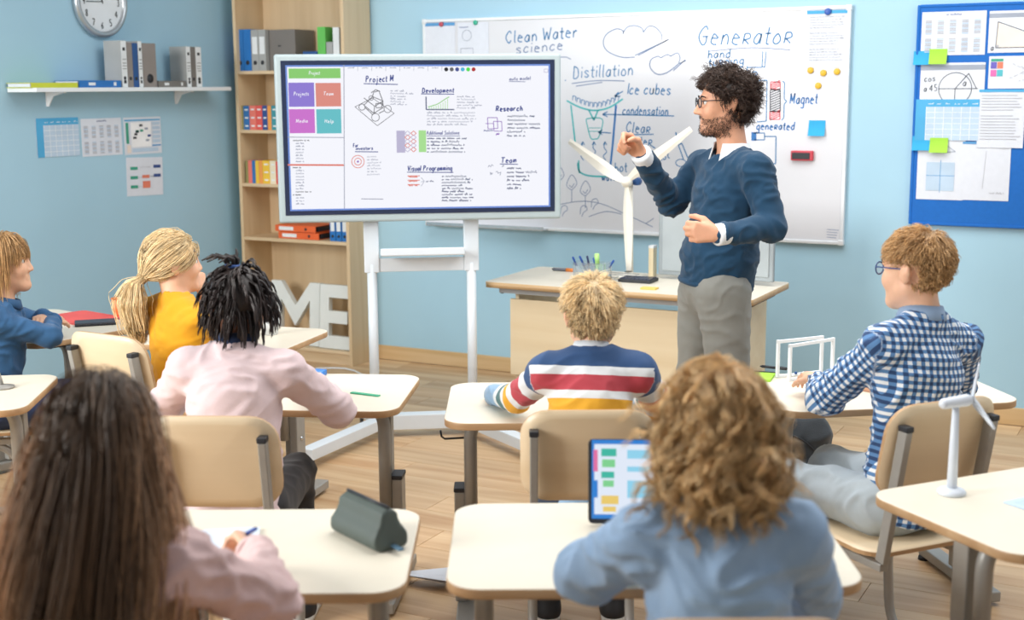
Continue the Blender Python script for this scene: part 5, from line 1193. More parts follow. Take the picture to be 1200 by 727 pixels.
# ---- teacher
P = Person('man in a dark blue jumper and glasses pointing at the display', (.835, 5.2), 100, None, g=1.25, hs=1.0, h=.007)
P.joints(pelvis=at(838, 335, 5.2), neck=at(859, 181, 5.2), head=at(849, 121, 5.19), shL=at(886, 200, 5.03), elL=at(905, 266, 4.97), wrL=at(843, 275, 4.86), shR=at(822, 198, 5.36), elR=at(787, 238, 5.34), wrR=at(752, 182, 5.14))
hz_ = P.J['pelvis'][2]
P.joints(hipL=at(848, 345, 5.10), hipR=at(826, 345, 5.28), knL=(P.root[0]+.02, 5.09, .52), knR=(P.root[0]-.08, 5.30, .52), anL=(P.root[0]+.07, 5.08, .10), anR=(P.root[0]-.10, 5.33, .10), toeL=(P.root[0]-.08, 5.05, .045), toeR=(P.root[0]-.25, 5.31, .045))
P.head_frame(93, -2, 0)
inv = rotz3(-P.hd)
P.build_body(SK_m, hands=[('L', inv@np.array([-1, -.05, .12]), inv@np.array([0, 1, -.1]), -1, (.95, 1.0, 1.05, 1.1), 1.05, .55, .04, .5), ('R', inv@np.array([-.72, -.15, .68]), inv@np.array([-.35, -.75, -.35]), 1, (.8, 1.35, 1.4, 1.45), 1.05, .5, .04, .7)], nose=1.)
P.brows(HB_br)
M_tj = fab('jumper_teal', '#093a58', .9, .05, .3, 600); M_shirt = fab('shirt_white', '#e6ebf0', .7, .02, .1)
P.top('jumper', M_tj, .011, .004, hem=.21, seed=4, cuff=False, sleeve=.93)
T_ = P.frame(); hb = MB(); hc_ = P.J['pelvis']+(P.J['neck']-P.J['pelvis'])*.21-T_[:, 2]*.085*P.g
hb.tube([tuple(hc_+T_@np.array([.158*math.cos(a), .127*math.sin(a), .006])) for a in [2*math.pi*i/36 for i in range(37)]], .014, 8, cap=False).build('hem_band', M_tj, P.e)
for q in 'LR':
    d = unit(P.J['wr'+q]-P.J['el'+q]); c0 = P.J['wr'+q]
    MB().tube([tuple(c0-d*.055), tuple(c0-d*.03), tuple(c0+d*.005), tuple(c0+d*.014), tuple(c0+d*.014)], [.034, .041, .042, .040, .033], 20).build('shirt_cuff', M_shirt, P.e)
P.collar(M_shirt, .054, .027, True, 'shirt_collar', 1.22)
P.trousers(fab('trousers_grey', '#85857f', .85, .05), .006, seed=8, loose=.006, waist=.052); P.shoes(M_shoeb, M_shoe)
P.glasses(M_dark, .024, .018)
def off_face(q, t, root):
    q = q.copy(); lim = .0+np.clip((q[:, 2]-.035)*3.2, 0, .2); q[:, 1] = np.minimum(q[:, 1], np.maximum(lim, root[:, 1]+.004)); return q
CURL = dict(guides=420, kids=7, pts=16, len=.076, flow=flow_crown, flowk=.35, lift0=.75, grav=.11, jit=.35, vol=.022, spread=.006, clump=.8, r=.0012, curl=.85, cfreq=1.15, tip=1.25, tvar=.4, fuzz=.0012, nape=-.075, post=off_face, lenf=lambda p: np.where((p[:, 1] > -.03) & (p[:, 2] < .05), .5, 1.))
P.hair('hair', CURL, HB_br, 5, .068)
# beard: short dense strands over jaw and lip
rng = np.random.default_rng(3); hv = ((P.V-P.J['head'])@P.Rh)/P.hs; hn = vnormals(P.V, P.Q)@P.Rh
X_, Y_, Z_ = hv.T
sel = (np.abs(X_) < .075) & (Z_ > -.128) & (Y_ > -.012) & (Y_ < .11) & (Z_ < -.045-.35*np.clip(Y_-.03, 0, .03)+.9*np.clip(.018-Y_, 0, .03)) & ~((np.abs(X_) < .02) & (Z_ > -.080) & (Z_ < -.057) & (Y_ > .07)) & (hn[:, 2] < .5)
sel |= (np.abs(X_) < .026) & (Y_ > .082) & (Z_ > -.057) & (Z_ < -.046)
ii = rng.choice(np.where(sel)[0], 4200); bp_ = hv[ii]+rng.normal(size=(4200, 3))*.0024-hn[ii]*.001
dr = unit_rows(hn[ii]*.45+np.array([0, .15, -.9])+rng.normal(size=bp_.shape)*.25); tt_ = np.linspace(0, 1, 4)[None, :, None]
bv, bq = tubes(bp_[:, None, :]+dr[:, None, :]*.006*tt_, np.array([.0005, .0005, .0004, .0002])[None, :].repeat(len(bp_), 0))
bv2 = P.J['head']+(bv*P.hs)@P.Rh.T
link('beard', mesh_np('beard', bv2, bq, HB_br, {'tint': ('FLOAT_COLOR', np.tile([1.1, 1.05, 1, 1], (len(bv2), 1)))}), None, P.e)
KG = 'pupils seated at the student desks'
# ---- boy in stripes
def stripes(name, torso, sleeve, cols):
    m = mat(name, '#ffffff', .85, sheen=.15, bump=.2, bscale=500); nt = m.node_tree; L = nt.links.new; b = nt.nodes['Principled BSDF']
    a = nt.nodes.new('ShaderNodeAttribute'); a.attribute_name = 'cloth_uv'; sp = nt.nodes.new('ShaderNodeSeparateXYZ'); L(a.outputs['Vector'], sp.inputs[0])
    def ramp(stops):
        r = nt.nodes.new('ShaderNodeValToRGB'); cr_ = r.color_ramp; cr_.interpolation = 'CONSTANT'
        for i, (p, c) in enumerate(stops):
            el = cr_.elements[i] if i < 2 else cr_.elements.new(p); el.position = p; el.color = lin(cols[c])
        mm = nt.nodes.new('ShaderNodeMath'); mm.operation = 'MULTIPLY_ADD'; mm.inputs[1].default_value = 2.; mm.inputs[2].default_value = .2; L(sp.outputs['Y'], mm.inputs[0]); L(mm.outputs[0], r.inputs[0]); return r
    mx = nt.nodes.new('ShaderNodeMix'); mx.data_type = 'RGBA'; L(sp.outputs['Z'], mx.inputs[0]); L(ramp(torso).outputs[0], mx.inputs[6]); L(ramp(sleeve).outputs[0], mx.inputs[7]); L(mx.outputs[2], b.inputs['Base Color']); return m
SC_ = dict(n='#274a78', w='#dfe3e6', r='#b53f4b', y='#e3a72b', b='#8fb0cf', t='#4b7276', o='#c9803c')
f_ = lambda d: .2+2*d
M_str = stripes('striped_knit', [(0, 'n'), (f_(.043), 'w'), (f_(.068), 'r'), (f_(.113), 'w'), (f_(.138), 'y'), (f_(.18), 'w'), (f_(.20), 'n'), (f_(.25), 'w'), (f_(.27), 'b')],
                [(0, 'n'), (f_(.05), 'w'), (f_(.10), 'r'), (f_(.165), 'w'), (f_(.19), 'y'), (f_(.215), 'w'), (f_(.245), 't'), (f_(.285), 'w'), (f_(.31), 'b')], SC_)
P = Person('boy with short blond hair in a striped jumper', (.22, 3.66), 0, KG, g=1.0, hs=.92)
P.joints(pelvis=(.215, 3.66, .50), neck=at(693, 413, 3.78), head=at(694, 371, 3.83), shL=at(641, 437, 3.77), shR=at(749, 437, 3.77), elL=at(606, 466, 3.93), wrL=at(580, 463, 4.10), elR=at(772, 474, 3.90), wrR=at(735, 452, 4.18))
P.seat(); P.head_frame(0, -4, 0)
P.build_body(SK_f, hands=[('L', (.3, 1, 0), (0, 0, -1), 1, (.3, .3, .35, .4), .8), ('R', (-.5, 1, 0), (0, 0, -1), -1, (.3, .3, .35, .4), .8)])
P.top('jumper', M_str, .006, .004, attrs=True, seed=11, cuff=fab('cuff_pale_blue', '#a9bfd6')); P.collar(fab('collar_white', '#dde3ea'), .05, .018)
P.trousers(fab('jeans_navy', '#2a3648', .85), seed=5); P.shoes(M_shoe, M_sole); P.brows(HB_bl)
P.hair('hair', dict(SHORT, len=.052, vol=.02, tvar=.28, jit=.2, lift0=.35), HB_bl, 21)
# ---- child in pink jumper with short dreadlocks
P = Person('child in a pale pink jumper with short dark dreadlocks', (-.80, 3.66), -3, KG, g=1.03, hs=.93)
P.joints(pelvis=(-.815, 3.66, .50), neck=at(276, 409, 3.78), head=at(281, 357, 3.83), shL=at(221, 432, 3.77), shR=at(336, 436, 3.77), elL=at(190, 478, 3.92), wrL=at(240, 452, 4.15), elR=at(396, 481, 3.90), wrR=at(372, 452, 4.16))
P.seat(knee=.37); P.head_frame(-12, -3, 4)
P.build_body(SK_b, hands=[('L', (.5, 1, 0), (0, 0, -1), 1, (.3, .3, .35, .4), .8), ('R', (-.4, 1, 0), (0, 0, -1), -1, (.3, .3, .35, .4), .8)], nosew=1.2)
M_pk = fab('jumper_pale_pink', '#dcc6c8', .9, .05, .35, 300)
P.top('jumper', M_pk, .009, .012, seed=31, bulk=1.08, puff=.006); P.collar(fab('collar_navy', '#23375f'), .053, .028)
P.trousers(fab('trousers_black', '#2b2a2d', .85), seed=6); P.shoes(M_shoe, M_sole); P.brows(HB_blk)
def dread_len(p): return np.where(p[:, 2] > .1, .75, 1.)*np.where(p[:, 1] > .02, .8, 1.)
P.hair('dreadlocks', dict(guides=210, kids=4, pts=12, len=.098, flow=flow_down, flowk=.3, lift0=.65, grav=.3, jit=.22, vol=.016, spread=.0026, clump=.9, r=.0032, curl=.22, cfreq=1.6, tip=1.1, tvar=.35, lenf=dread_len, nape=-.08), HB_blk, 8, .078)
tf = MB()
for k in range(7):
    a = k*.9; b0 = np.array([-.02+.012*math.cos(a), -.02+.012*math.sin(a), .116]); tf.tube([tuple(P.H(b0)), tuple(P.H(b0+[-.008+.012*math.cos(a), .01*math.sin(a), .03])), tuple(P.H(b0+[-.03+.025*math.cos(a), .02*math.sin(a), .036])), tuple(P.H(b0+[-.06+.03*math.cos(a), .03*math.sin(a), .016]))], [.005, .006, .005, .002], 7)
tfo = tf.build('hair_tuft', mat('hair_black_tuft', '#211918', .45, var=.2, scale=80), P.e)
rb = MB(); MB().tube([tuple(P.H((-.02+.02*math.cos(a), -.02+.02*math.sin(a), .122))) for a in [2*math.pi*i/14 for i in range(15)]], .006, 6, cap=False).build('hair_tie', mat('hair_tie_blue', '#3d5fa0', .7), P.e)
# ---- girl in yellow with a ponytail
P = Person('girl in a yellow shirt with a blond ponytail', (-1.18, 4.78), -42, KG, g=.97, hs=.93)
P.joints(pelvis=(-1.21, 4.76, .50), neck=at(206, 347, 4.80), head=at(203, 309, 4.83), shL=at(172, 366, 4.92), shR=at(228, 376, 4.72), elL=at(215, 398, 5.05), wrL=at(240, 380, 5.1), elR=at(255, 392, 4.86), wrR=at(238, 345, 4.90))
P.seat(knee=.30, foot=-.10); P.head_frame(-62, 2, 4); inv = rotz3(-P.hd)
P.build_body(SK_f, hands=[('R', inv@np.array([-.15, .05, 1.]), inv@np.array([-.9, .3, .1]), -1, (1.1, 1.2, 1.2, 1.2), .82, .5), ('L', inv@np.array([.6, .8, 0]), (0, 0, -1), 1, (.4, .4, .4, .4), .8)])
P.top('shirt', fab('shirt_yellow', '#e2a112', .85, .05), .010, .0, seed=41, sleeve=.15, cuff=False); P.trousers(fab('jeans_blue', '#4a6484'), seed=7); P.shoes(M_shoe, M_sole); P.brows(HB_lb)
tie = np.array([.0, -.125, -.045])
def pull(p):
    d = tie-p; return unit_rows(d)
def gather(q, t, root): 
    w = np.clip((t-.45)/.35, 0, 1); c = tie+(q-tie)*.25; dn = np.linalg.norm(q-tie, axis=1); m_ = (dn < .06)[:, None]; return np.where(m_, tie+(q-tie)*.55, q)
P.hair('hair', dict(guides=700, kids=6, pts=12, len=.17, flow=pull, flowk=1.1, lift0=.05, grav=.0, flowm=.9, jit=.06, vol=.014, spread=.006, clump=.6, r=.0012, tip=1.05, lvar=.12, post=gather, tvar=.28, nape=-.06), HB_lb, 13, .08)
rng = np.random.default_rng(9); n = 800; t_ = np.linspace(0, 1, 16)
ppx = np.stack([np.interp(t_, [0, .15, .5, 1], [0, -.0, -.01, -.03]), np.interp(t_, [0, .15, .5, 1], [-.125, -.16, -.175, -.15]), np.interp(t_, [0, .15, .5, 1], [-.045, -.06, -.15, -.31])], 1)
wid = np.interp(t_, [0, .08, .4, .8, 1], [.012, .02, .042, .036, .02]); of = rng.normal(size=(n, 1, 3))*np.array([.75, .55, .15]); wv_ = np.sin(t_[None, :, None]*9+rng.uniform(0, 6.28, (n, 1, 1)))*.006*t_[None, :, None]
pv, pq = tubes(ppx[None]+of*wid[None, :, None]+wv_*rng.normal(size=(n, 1, 3)), np.interp(t_, [0, .8, 1], [.0014, .0013, .0005])[None].repeat(n, 0))
tn = np.repeat(np.repeat(1+.3*rng.uniform(-1, 1, n), 16), 3)[:, None]*np.array([1, 1, 1.]); 
link('ponytail', mesh_np('ponytail', P.J['head']+(pv*P.hs)@P.Rh.T, pq, HB_lb, {'tint': ('FLOAT_COLOR', np.concatenate([tn*1.1, np.ones((len(tn), 1))], 1))}), None, P.e)
MB().tube([tuple(P.H(tie+np.array([.014*math.cos(a), -.006, .014*math.sin(a)]))) for a in [2*math.pi*i/14 for i in range(15)]], .005, 6, cap=False).build('hair_tie', M_dark, P.e)
# ---- girl in blue at the left edge
P = Person('girl in a blue jumper with folded arms at the left edge', (-1.98, 5.02), -78, KG, g=1.0, hs=.93)
P.joints(pelvis=(-2.03, 4.99, .50), neck=at(3, 356, 5.05), head=at(5, 309, 5.08), shL=at(8, 368, 5.2), shR=at(-14, 376, 4.93), elR=at(58, 394, 5.04), wrR=at(62, 377, 5.22), elL=at(50, 383, 5.42), wrL=at(50, 372, 5.24))
P.seat(knee=.37, z=.44); P.head_frame(-82, 3, -2); inv = rotz3(-P.hd)
P.build_body(SK_f, hands=[('L', inv@np.array([.2, -1, .1]), (0, 0, -1), 1, (.35, .4, .4, .5), .8), ('R', inv@np.array([-.2, 1, .0]), (0, 0, -1), -1, (.35, .4, .4, .5), .8)])
P.top('jumper', fab('jumper_blue', '#2f5f8c', .85, .05), .009, .004, seed=51); P.trousers(fab('shorts_navy', '#26365a', .85), seed=9, short=True, name='shorts'); P.shoes(M_shoe, M_sole); P.brows(HB_bl); P.collar(fab('jumper_rib', '#2a567f'), .05, .014)
bob = lambda p: np.stack([p[:, 0]*4, -.3+0*p[:, 0], -1+0*p[:, 0]], 1)
P.hair('hair', dict(guides=650, kids=6, pts=11, len=.15, flow=bob, flowk=.8, lift0=.12, grav=.35, jit=.1, vol=.016, spread=.006, clump=.7, r=.0012, tip=1.2, tvar=.25, lenf=lambda p: np.where(p[:, 1] > .035, .42, 1.)), HB_gi, 14, .08)
# ---- girl with long hair in the foreground
P = Person('girl with long light brown hair in the foreground', (-.66, 2.10), 4, KG, g=1.06, hs=.98)
P.joints(pelvis=(-.67, 2.06, .50), neck=at(120, 622, 2.17), head=at(119, 523, 2.23), shL=at(25, 668, 2.16), shR=at(214, 664, 2.16), elR=at(318, 706, 2.27), wrR=at(299, 650, 2.54), elL=at(-40, 740, 2.3), wrL=at(60, 690, 2.6))
P.seat(knee=.37); P.head_frame(2, -10, 0); inv = rotz3(-P.hd)
P.build_body(SK_f, hands=[('R', inv@np.array([-.45, .85, .2]), inv@np.array([-.6, -.1, -.75]), -1, (.75, .85, .95, 1.), .84, .5, .05, .6), ('L', inv@np.array([.3, 1, -.1]), (0, 0, -1), 1, (.4, .4, .4, .4), .84)])
P.top('blouse', fab('blouse_dusty_pink', '#dcbcba', .85, .06), .013, .006, seed=61, puff=.003); P.trousers(fab('trousers_slate', '#3a4048'), seed=10); P.shoes(M_shoe, M_sole); P.brows(HB_lg)
def longflow(p): return np.stack([p[:, 0]*6, -.5+0*p[:, 0], -.9+0*p[:, 0]], 1)
def shoulders_post(q, t, root):
    q = q.copy(); q[:, 0] += np.sign(q[:, 0])*.0015*(q[:, 2] < -.08); return q
P.hair('hair', dict(guides=800, kids=6, pts=15, len=.52, flow=longflow, flowk=.9, lift0=.1, grav=.45, jit=.09, vol=.018, spread=.009, clump=1.3, r=.0013, tip=1.7, tvar=.35, lvar=.15, curl=.08, cfreq=.5, lenf=lambda p: np.where(p[:, 1] > .04, .75, 1.), tintf=lambda p: .42+1.5*np.clip((np.abs(p[:, 0])-.035)/.035, 0, 1), post=shoulders_post, solids=[(np.array([0, .0, -.30]), np.array([.15, .115, .17]))]), HB_lg, 15, .08)  # tintf: dark centre, paler outer strands; side lighting put into the hair colour
# ---- curly child in light blue
P = Person('child with golden curly hair in a light blue denim shirt', (.36, 2.20), 0, KG, g=1.08, hs=.91)
P.joints(pelvis=(.36, 2.16, .50), neck=at(843, 596, 2.27), head=at(841, 503, 2.32), shL=at(752, 636, 2.26), shR=at(930, 630, 2.26), elL=at(688, 672, 2.40), wrL=at(760, 640, 2.66), elR=at(952, 700, 2.42), wrR=at(880, 660, 2.66))
P.seat(knee=.37); P.head_frame(0, -8, 0)
P.build_body(SK_f, hands=[('L', (.5, .8, .1), (0, 0, -1), 1, (.4, .4, .4, .4), .84), ('R', (-.5, .8, .1), (0, 0, -1), -1, (.4, .4, .4, .4), .84)])
P.top('denim_shirt', fab('denim_light_blue', '#94afcd', .85, .08, .3, 400), .014, .006, seed=71, puff=.008); P.collar(fab('denim_collar', '#7d9abc'), .055, .026, flare=1.4); P.trousers(fab('trousers_grey_dark', '#4b4d52'), seed=12); P.shoes(M_shoe, M_sole); P.brows(HB_cu)
P.hair('hair', dict(guides=400, kids=11, pts=18, len=.215, flow=bob, flowk=.7, lift0=.2, grav=.24, jit=.08, vol=.026, spread=.0075, clump=.45, r=.0011, curl=.55, cfreq=.85, cstart=.32, tip=.8, tvar=.3, fuzz=.001, lvar=.2, lenf=lambda p: np.where(p[:, 1] > .04, .55, 1.)), HB_cu, 17, .08)
# ---- boy in checks with glasses
def gingham(name, per, c0, c1, c2):
    m = mat(name, '#ffffff', .85, sheen=.1); nt = m.node_tree; L = nt.links.new; b = nt.nodes['Principled BSDF']
    a = nt.nodes.new('ShaderNodeAttribute'); a.attribute_name = 'cloth_uv'; sp = nt.nodes.new('ShaderNodeSeparateXYZ'); L(a.outputs['Vector'], sp.inputs[0]); o = []
    for ch in 'XY':
        m1 = nt.nodes.new('ShaderNodeMath'); m1.operation = 'MULTIPLY'; m1.inputs[1].default_value = 1/per; L(sp.outputs[ch], m1.inputs[0])
        m2 = nt.nodes.new('ShaderNodeMath'); m2.operation = 'FRACT'; L(m1.outputs[0], m2.inputs[0]); m3 = nt.nodes.new('ShaderNodeMath'); m3.operation = 'LESS_THAN'; m3.inputs[1].default_value = .5; L(m2.outputs[0], m3.inputs[0]); o.append(m3.outputs[0])
    ad = nt.nodes.new('ShaderNodeMath'); ad.operation = 'ADD'; L(o[0], ad.inputs[0]); L(o[1], ad.inputs[1]); h = nt.nodes.new('ShaderNodeMath'); h.operation = 'MULTIPLY'; h.inputs[1].default_value = .5; L(ad.outputs[0], h.inputs[0])
    r = nt.nodes.new('ShaderNodeValToRGB'); r.color_ramp.interpolation = 'CONSTANT'; e = r.color_ramp.elements; e[0].position = 0; e[0].color = lin(c0); e[1].position = .3; e[1].color = lin(c1); x = e.new(.8); x.color = lin(c2)
    L(h.outputs[0], r.inputs[0]); L(r.outputs[0], b.inputs['Base Color']); return m
M_gi = gingham('gingham_blue', .0215, '#e4e8ec', '#5580b0', '#1f3c66')
P = Person('boy in a blue checked shirt and blue glasses', (1.17, 3.70), 33, KG, g=1.05, hs=.95)
P.joints(pelvis=(1.14, 3.70, .51), neck=at(1083, 372, 3.74), head=at(1073, 317, 3.76), shL=at(1036, 404, 3.67), shR=at(1128, 404, 3.86), elL=at(966, 467, 3.86), wrL=at(958, 446, 4.12), elR=at(1120, 475, 4.05), wrR=at(1010, 452, 4.28))
P.seat(knee=.37, kz=.49); P.head_frame(42, -3, 0); inv = rotz3(-P.hd)
P.build_body(SK_f, hands=[('L', inv@np.array([-.1, 1, .05]), inv@np.array([0, 0, -1.]), 1, (.5, .5, .55, .6), .82), ('R', inv@np.array([-.8, .5, 0]), inv@np.array([0, 0, -1.]), -1, (.4, .4, .4, .4), .82)])
P.top('checked_shirt', M_gi, .012, .004, seed=81, attrs=True, sleeve=.75, hem=.05, cuff=False, puff=.006); P.collar(fab('collar_blue', '#8ea6c4'), .054, .022); P.trousers(fab('jeans_pale', '#aeb9c0', .85), .011, seed=13, loose=.004); P.shoes(M_shoe, M_sole); P.brows(HB_gi)
P.glasses(mat('glasses_blue', '#24417c', .3), .024, .019)
P.hair('hair', dict(SHORT, len=.034, vol=.012, tvar=.22, jit=.2), HB_gi, 23, .072)
# ================================================================== chairs
school_chair(.205, 3.71, 0, 'school chair of the boy in the striped jumper')
school_chair(-.80, 3.67, -3, 'school chair behind the child in the pale pink jumper')
school_chair(-1.30, 4.74, -30, 'school chair behind the girl in yellow', top=.86)
school_chair(1.07, 3.69, 24, 'school chair of the boy in the checked shirt', top=.86)
school_chair(.36, 2.20, 0, 'school chair at the bottom edge behind the curly child', top=.878)
school_chair(-2.04, 4.98, -78, 'school chair under the girl in blue at the left edge', top=.72)
school_chair(-.67, 2.10, 4, 'school chair hidden behind the long haired girl', top=.80)
# ================================================================== things on the student desks
ZD = .7006
def sdesk(px, py, z=.70): return W(atz(px, py, z))
# pencil case
p = sdesk(432, 632); pc = empty('pencil_case', (p[0], p[1], ZD), YAW+R(-52), 'dark green wedge pencil case on the front desk', 'pencil case')
F = Field((-.14, -.08, -.02), (.14, .08, .12), .005)

for q in (-.022, .022): F.cone((-.095, q, .02), (.095, q, .02), .022, .022, .03)
F.cone((-.09, 0, .08), (.09, 0, .08), .013, .013, .075); F.plane((0, 0, .001), (0, 0, 1)); F.plane((.1, 0, 0), (-1, 0, -.12)); F.plane((-.1, 0, 0), (1, 0, -.12))
V, Q = F.mesh(); V = relax(V, Q, 2); link('pouch', mesh_np('pouch', V, Q, mat('case_green_grey', '#4a544f', .6, bump=.3, bscale=300)), None, pc)
MB().tube([(-.085, 0, .094), (.085, 0, .094)], .004, 6).build('zip', M_dark, pc); MB().box((.118, 0, .012), (.035, .012, .004)).build('zip_pull', mat('zip_pull_blue', '#5d7f98', .4, metal=.4), pc)
# pen in the long haired girl's hand
p = W(atz(262, 641, .71)); t_ = W(at(296, 622, 2.56)); d_ = t_-p; pen(tuple(p), tuple(d_), float(np.linalg.norm(d_))+.03, mat('pen_grey_blue', '#7e8ea2', .4), M_pblue, 'slim pen held by the long haired girl', None, .004)
p = sdesk(262, 640); e = empty('notebook', (p[0], p[1], ZD), YAW+R(8), 'pale blue notebook under the writing hand', 'notebook'); MB().box((0, 0, .003), (.15, .2, .005)).build('pages', mat('notebook_blue', '#d3e0ee', .7), e); MB().box((-.072, 0, .0032), (.008, .2, .006)).build('spine', M_tblue, e)
# tablet in front of the curly child
p = sdesk(758, 617); tb_ = empty('tablet', (p[0], p[1], ZD), YAW+R(-3), 'tablet with a colourful screen before the curly child', 'tablet')
Mt = Matrix.Rotation(R(-14), 4, 'X') @ Matrix.Rotation(math.pi/2, 4, 'X'); tw, th = .27, .195
o = MB().prism(rrect(tw, th, .012), -.004, .004).build('case', M_dark, tb_, bevel=.002); o.data.transform(Mt @ Matrix.Translation((0, th/2+.004, 0)))
ik = Ink(.003); sm = [em('tab_white', '#dfe8f6', .5), em('tab_blue', '#2f7fd0', .4), em('tab_teal', '#3fb5a0', .4), em('tab_green', '#7ecf8f', .4), em('tab_pink', '#e06fa0', .4), em('tab_yellow', '#e8c86a', .4), em('tab_cyan', '#8fd0ea', .4)]
ik.rect(-tw/2+.008, .012, tw/2-.008, th-.002, 1); ik.rect(-tw/2+.014, .022, tw/2-.014, th-.012, 0, .0002)
for k, (x, y, w_, h_, c) in enumerate(((.03, .155, .035, .018, 2), (.032, .13, .03, .018, 3), (.03, .105, .03, .015, 2), (.034, .085, .025, .015, 3), (.03, .045, .04, .02, 5), (.034, .028, .03, .012, 5), (.09, .15, .1, .02, 6), (.09, .12, .08, .012, 6), (.09, .06, .12, .04, 6), (.012, .12, .01, .05, 4), (.012, .06, .01, .04, 1))): ik.rect(-tw/2+x, y, -tw/2+x+w_, y+h_, c, .0004)
ik.build('screen_image', sm, tb_, Mt @ Matrix.Translation((0, .004, .0045)))
st_ = MB().bar((0, .055, .09), (0, .13, .004), .14, .004).build('prop_stand', M_dark, tb_)
# small turbine on the right desk
p = sdesk(1115, 579); sm_ = empty('small_wind_turbine', (p[0], p[1], ZD), YAW+R(-62), 'small white wind turbine model on the right desk', 'model')
vv = float(-p[0]*math.sin(YAW)+p[1]*math.cos(YAW)); hz2 = at(1120, 474, vv)[2]-ZD; M_mw = mat('model_white', '#dfe6f0', .45)
MB().lathe([(0, 0), (.034, 0), (.035, .006), (.03, .012), (.014, .017), (0, .018)], n=26).build('base', M_mw, sm_)
MB().tube([(0, 0, .012), (0, 0, hz2*.5), (0, 0, hz2)], [.013, .011, .008], 12).build('tower', M_mw, sm_)
F = Field((-.04, -.07, hz2-.03), (.04, .07, hz2+.05), .003); F.cone((0, -.04, hz2+.006), (0, .035, hz2+.006), .013, .015, .01); V, Q = F.mesh(); link('nacelle', mesh_np('nacelle', V, Q, M_mw), None, sm_)
MB().lathe([(0, .016), (.006, .013), (.011, .004), (.011, 0), (0, 0)], M=Matrix.Rotation(-math.pi/2, 3, 'X'), c=(0, .048, hz2+.006), n=14).build('hub', M_mw, sm_)
for a in (80, 205, 322):
    c_, s_ = math.cos(R(a)), math.sin(R(a)); mb = MB(); vs = []; fs = []
    for i in range(7):
        t = i/6; w_ = (.010 if i else .006)*(1-.65*t); L_ = .095*t
        for (q1, q2) in ((-w_, 0), (0, .0022), (w_, 0), (0, -.0022)): vs.append((c_*L_-s_*q1, .054+q2+q1*.3, hz2+.006+s_*L_+c_*q1))
    for i in range(6):
        for j in range(4): fs.append((4*i+j, 4*i+(j+1) % 4, 4*i+4+(j+1) % 4, 4*i+4+j))
    mb.add(vs, fs+[(3, 2, 1, 0), (24, 25, 26, 27)], 0, True).build('blade', M_mw, sm_)
p = sdesk(1196, 592); e = empty('paper_note', (p[0], p[1], ZD), YAW+R(30), 'pale blue paper at the right edge of the right desk', 'paper'); MB().box((.02, 0, .0015), (.09, .06, .003)).build('sheet', mat('paper_blue', '#c3d9f0', .7), e); MB().box((.02, .0, .0032), (.06, .03, .0004)).build('print', M_tpale, e)
# white frame models
M_fr = mat('frame_white', '#eceff2', .5)
def frame_model(pa, pb, pc_, hpx, label):
    a, b = sdesk(*pa), sdesk(*pb); c0 = (a+b)/2; ang = math.atan2(b[1]-a[1], b[0]-a[0]); L_ = np.hypot(*(b-a)[:2]); va = float(-a[0]*math.sin(YAW)+a[1]*math.cos(YAW)); h_ = at(pa[0], hpx, va)[2]-.7
    e = empty('frame_model', (c0[0], c0[1], ZD), ang, label, 'model', 'white frame models on the desk')
    for s in (-1, 1): MB().box((s*(L_/2), 0, h_/2), (.010, .010, h_)).build('post', M_fr, e)
    MB().box((0, 0, h_-.006), (L_+.010, .0102, .010)).build('top_bar', M_fr, e); MB().box((0, 0, .004), (L_, .012, .008)).build('bottom_bar', M_fr, e)
frame_model((911, 443), (962, 437), None, 399, 'white square frame model, the rear and left one of two')
frame_model((925, 447), (975, 438), None, 404, 'white square frame model, the front and right one of two')
p = sdesk(942, 442); mo_ = empty('bead_chain', (p[0], p[1], ZD), YAW, 'dark blue and white bead chain before the frame models', 'beads')
for k in range(9):
    x = -.036+.009*k; z = .007+.006*abs(math.sin(k*1.2)); MB().lathe([(0, -.0055), (.004, -.004), (.0055, 0), (.004, .004), (0, .0055)], c=(x, .006*math.sin(k*2.1), z), n=10).build('bead', M_navy if k % 2 else M_white, mo_)
p = sdesk(893, 443); e = empty('note_pad', (p[0], p[1], ZD), YAW+R(-20), 'lime note pad at the left end of the frame model desk', 'note pad'); MB().box((0, 0, .004), (.075, .12, .008)).build('sheets', M_slime, e); MB().box((0, .056, .009), (.075, .012, .002)).build('binding', M_dark, e)
p = sdesk(897, 437.5); pen((p[0]-.03, p[1]+.03, ZD+.016), W((.09, -.05, 0))-W((0, 0, 0)), .1, M_dark, M_dark, 'black pen lying on the lime note pad', None, .005)
# pink child's desk
p = sdesk(428, 463); e = empty('ruler', (p[0], p[1], ZD), YAW+R(-28), 'green ruler on the desk of the child in pink', 'ruler'); M_gr = mat('ruler_green', '#3fae86', .4)
MB().box((0, 0, .002), (.11, .016, .004)).build('strip', M_gr, e)
mb = MB()
for k in range(10): mb.box((-.05+.011*k, .006, .0042), (.0008, .004, .0004))
mb.build('scale_marks', M_inkw, e)
p = sdesk(374, 440); e = empty('sharpener', (p[0], p[1], ZD), YAW+R(-15), 'small blue sharpener at the desk back of the pink child', 'sharpener'); MB().box((0, 0, .01), (.05, .03, .02)).build('shell', mat('plastic_blue', '#3b7fd0', .4), e, bevel=.004); MB().box((0, -.0155, .01), (.03, .002, .008)).build('blade_plate', M_chrome, e)
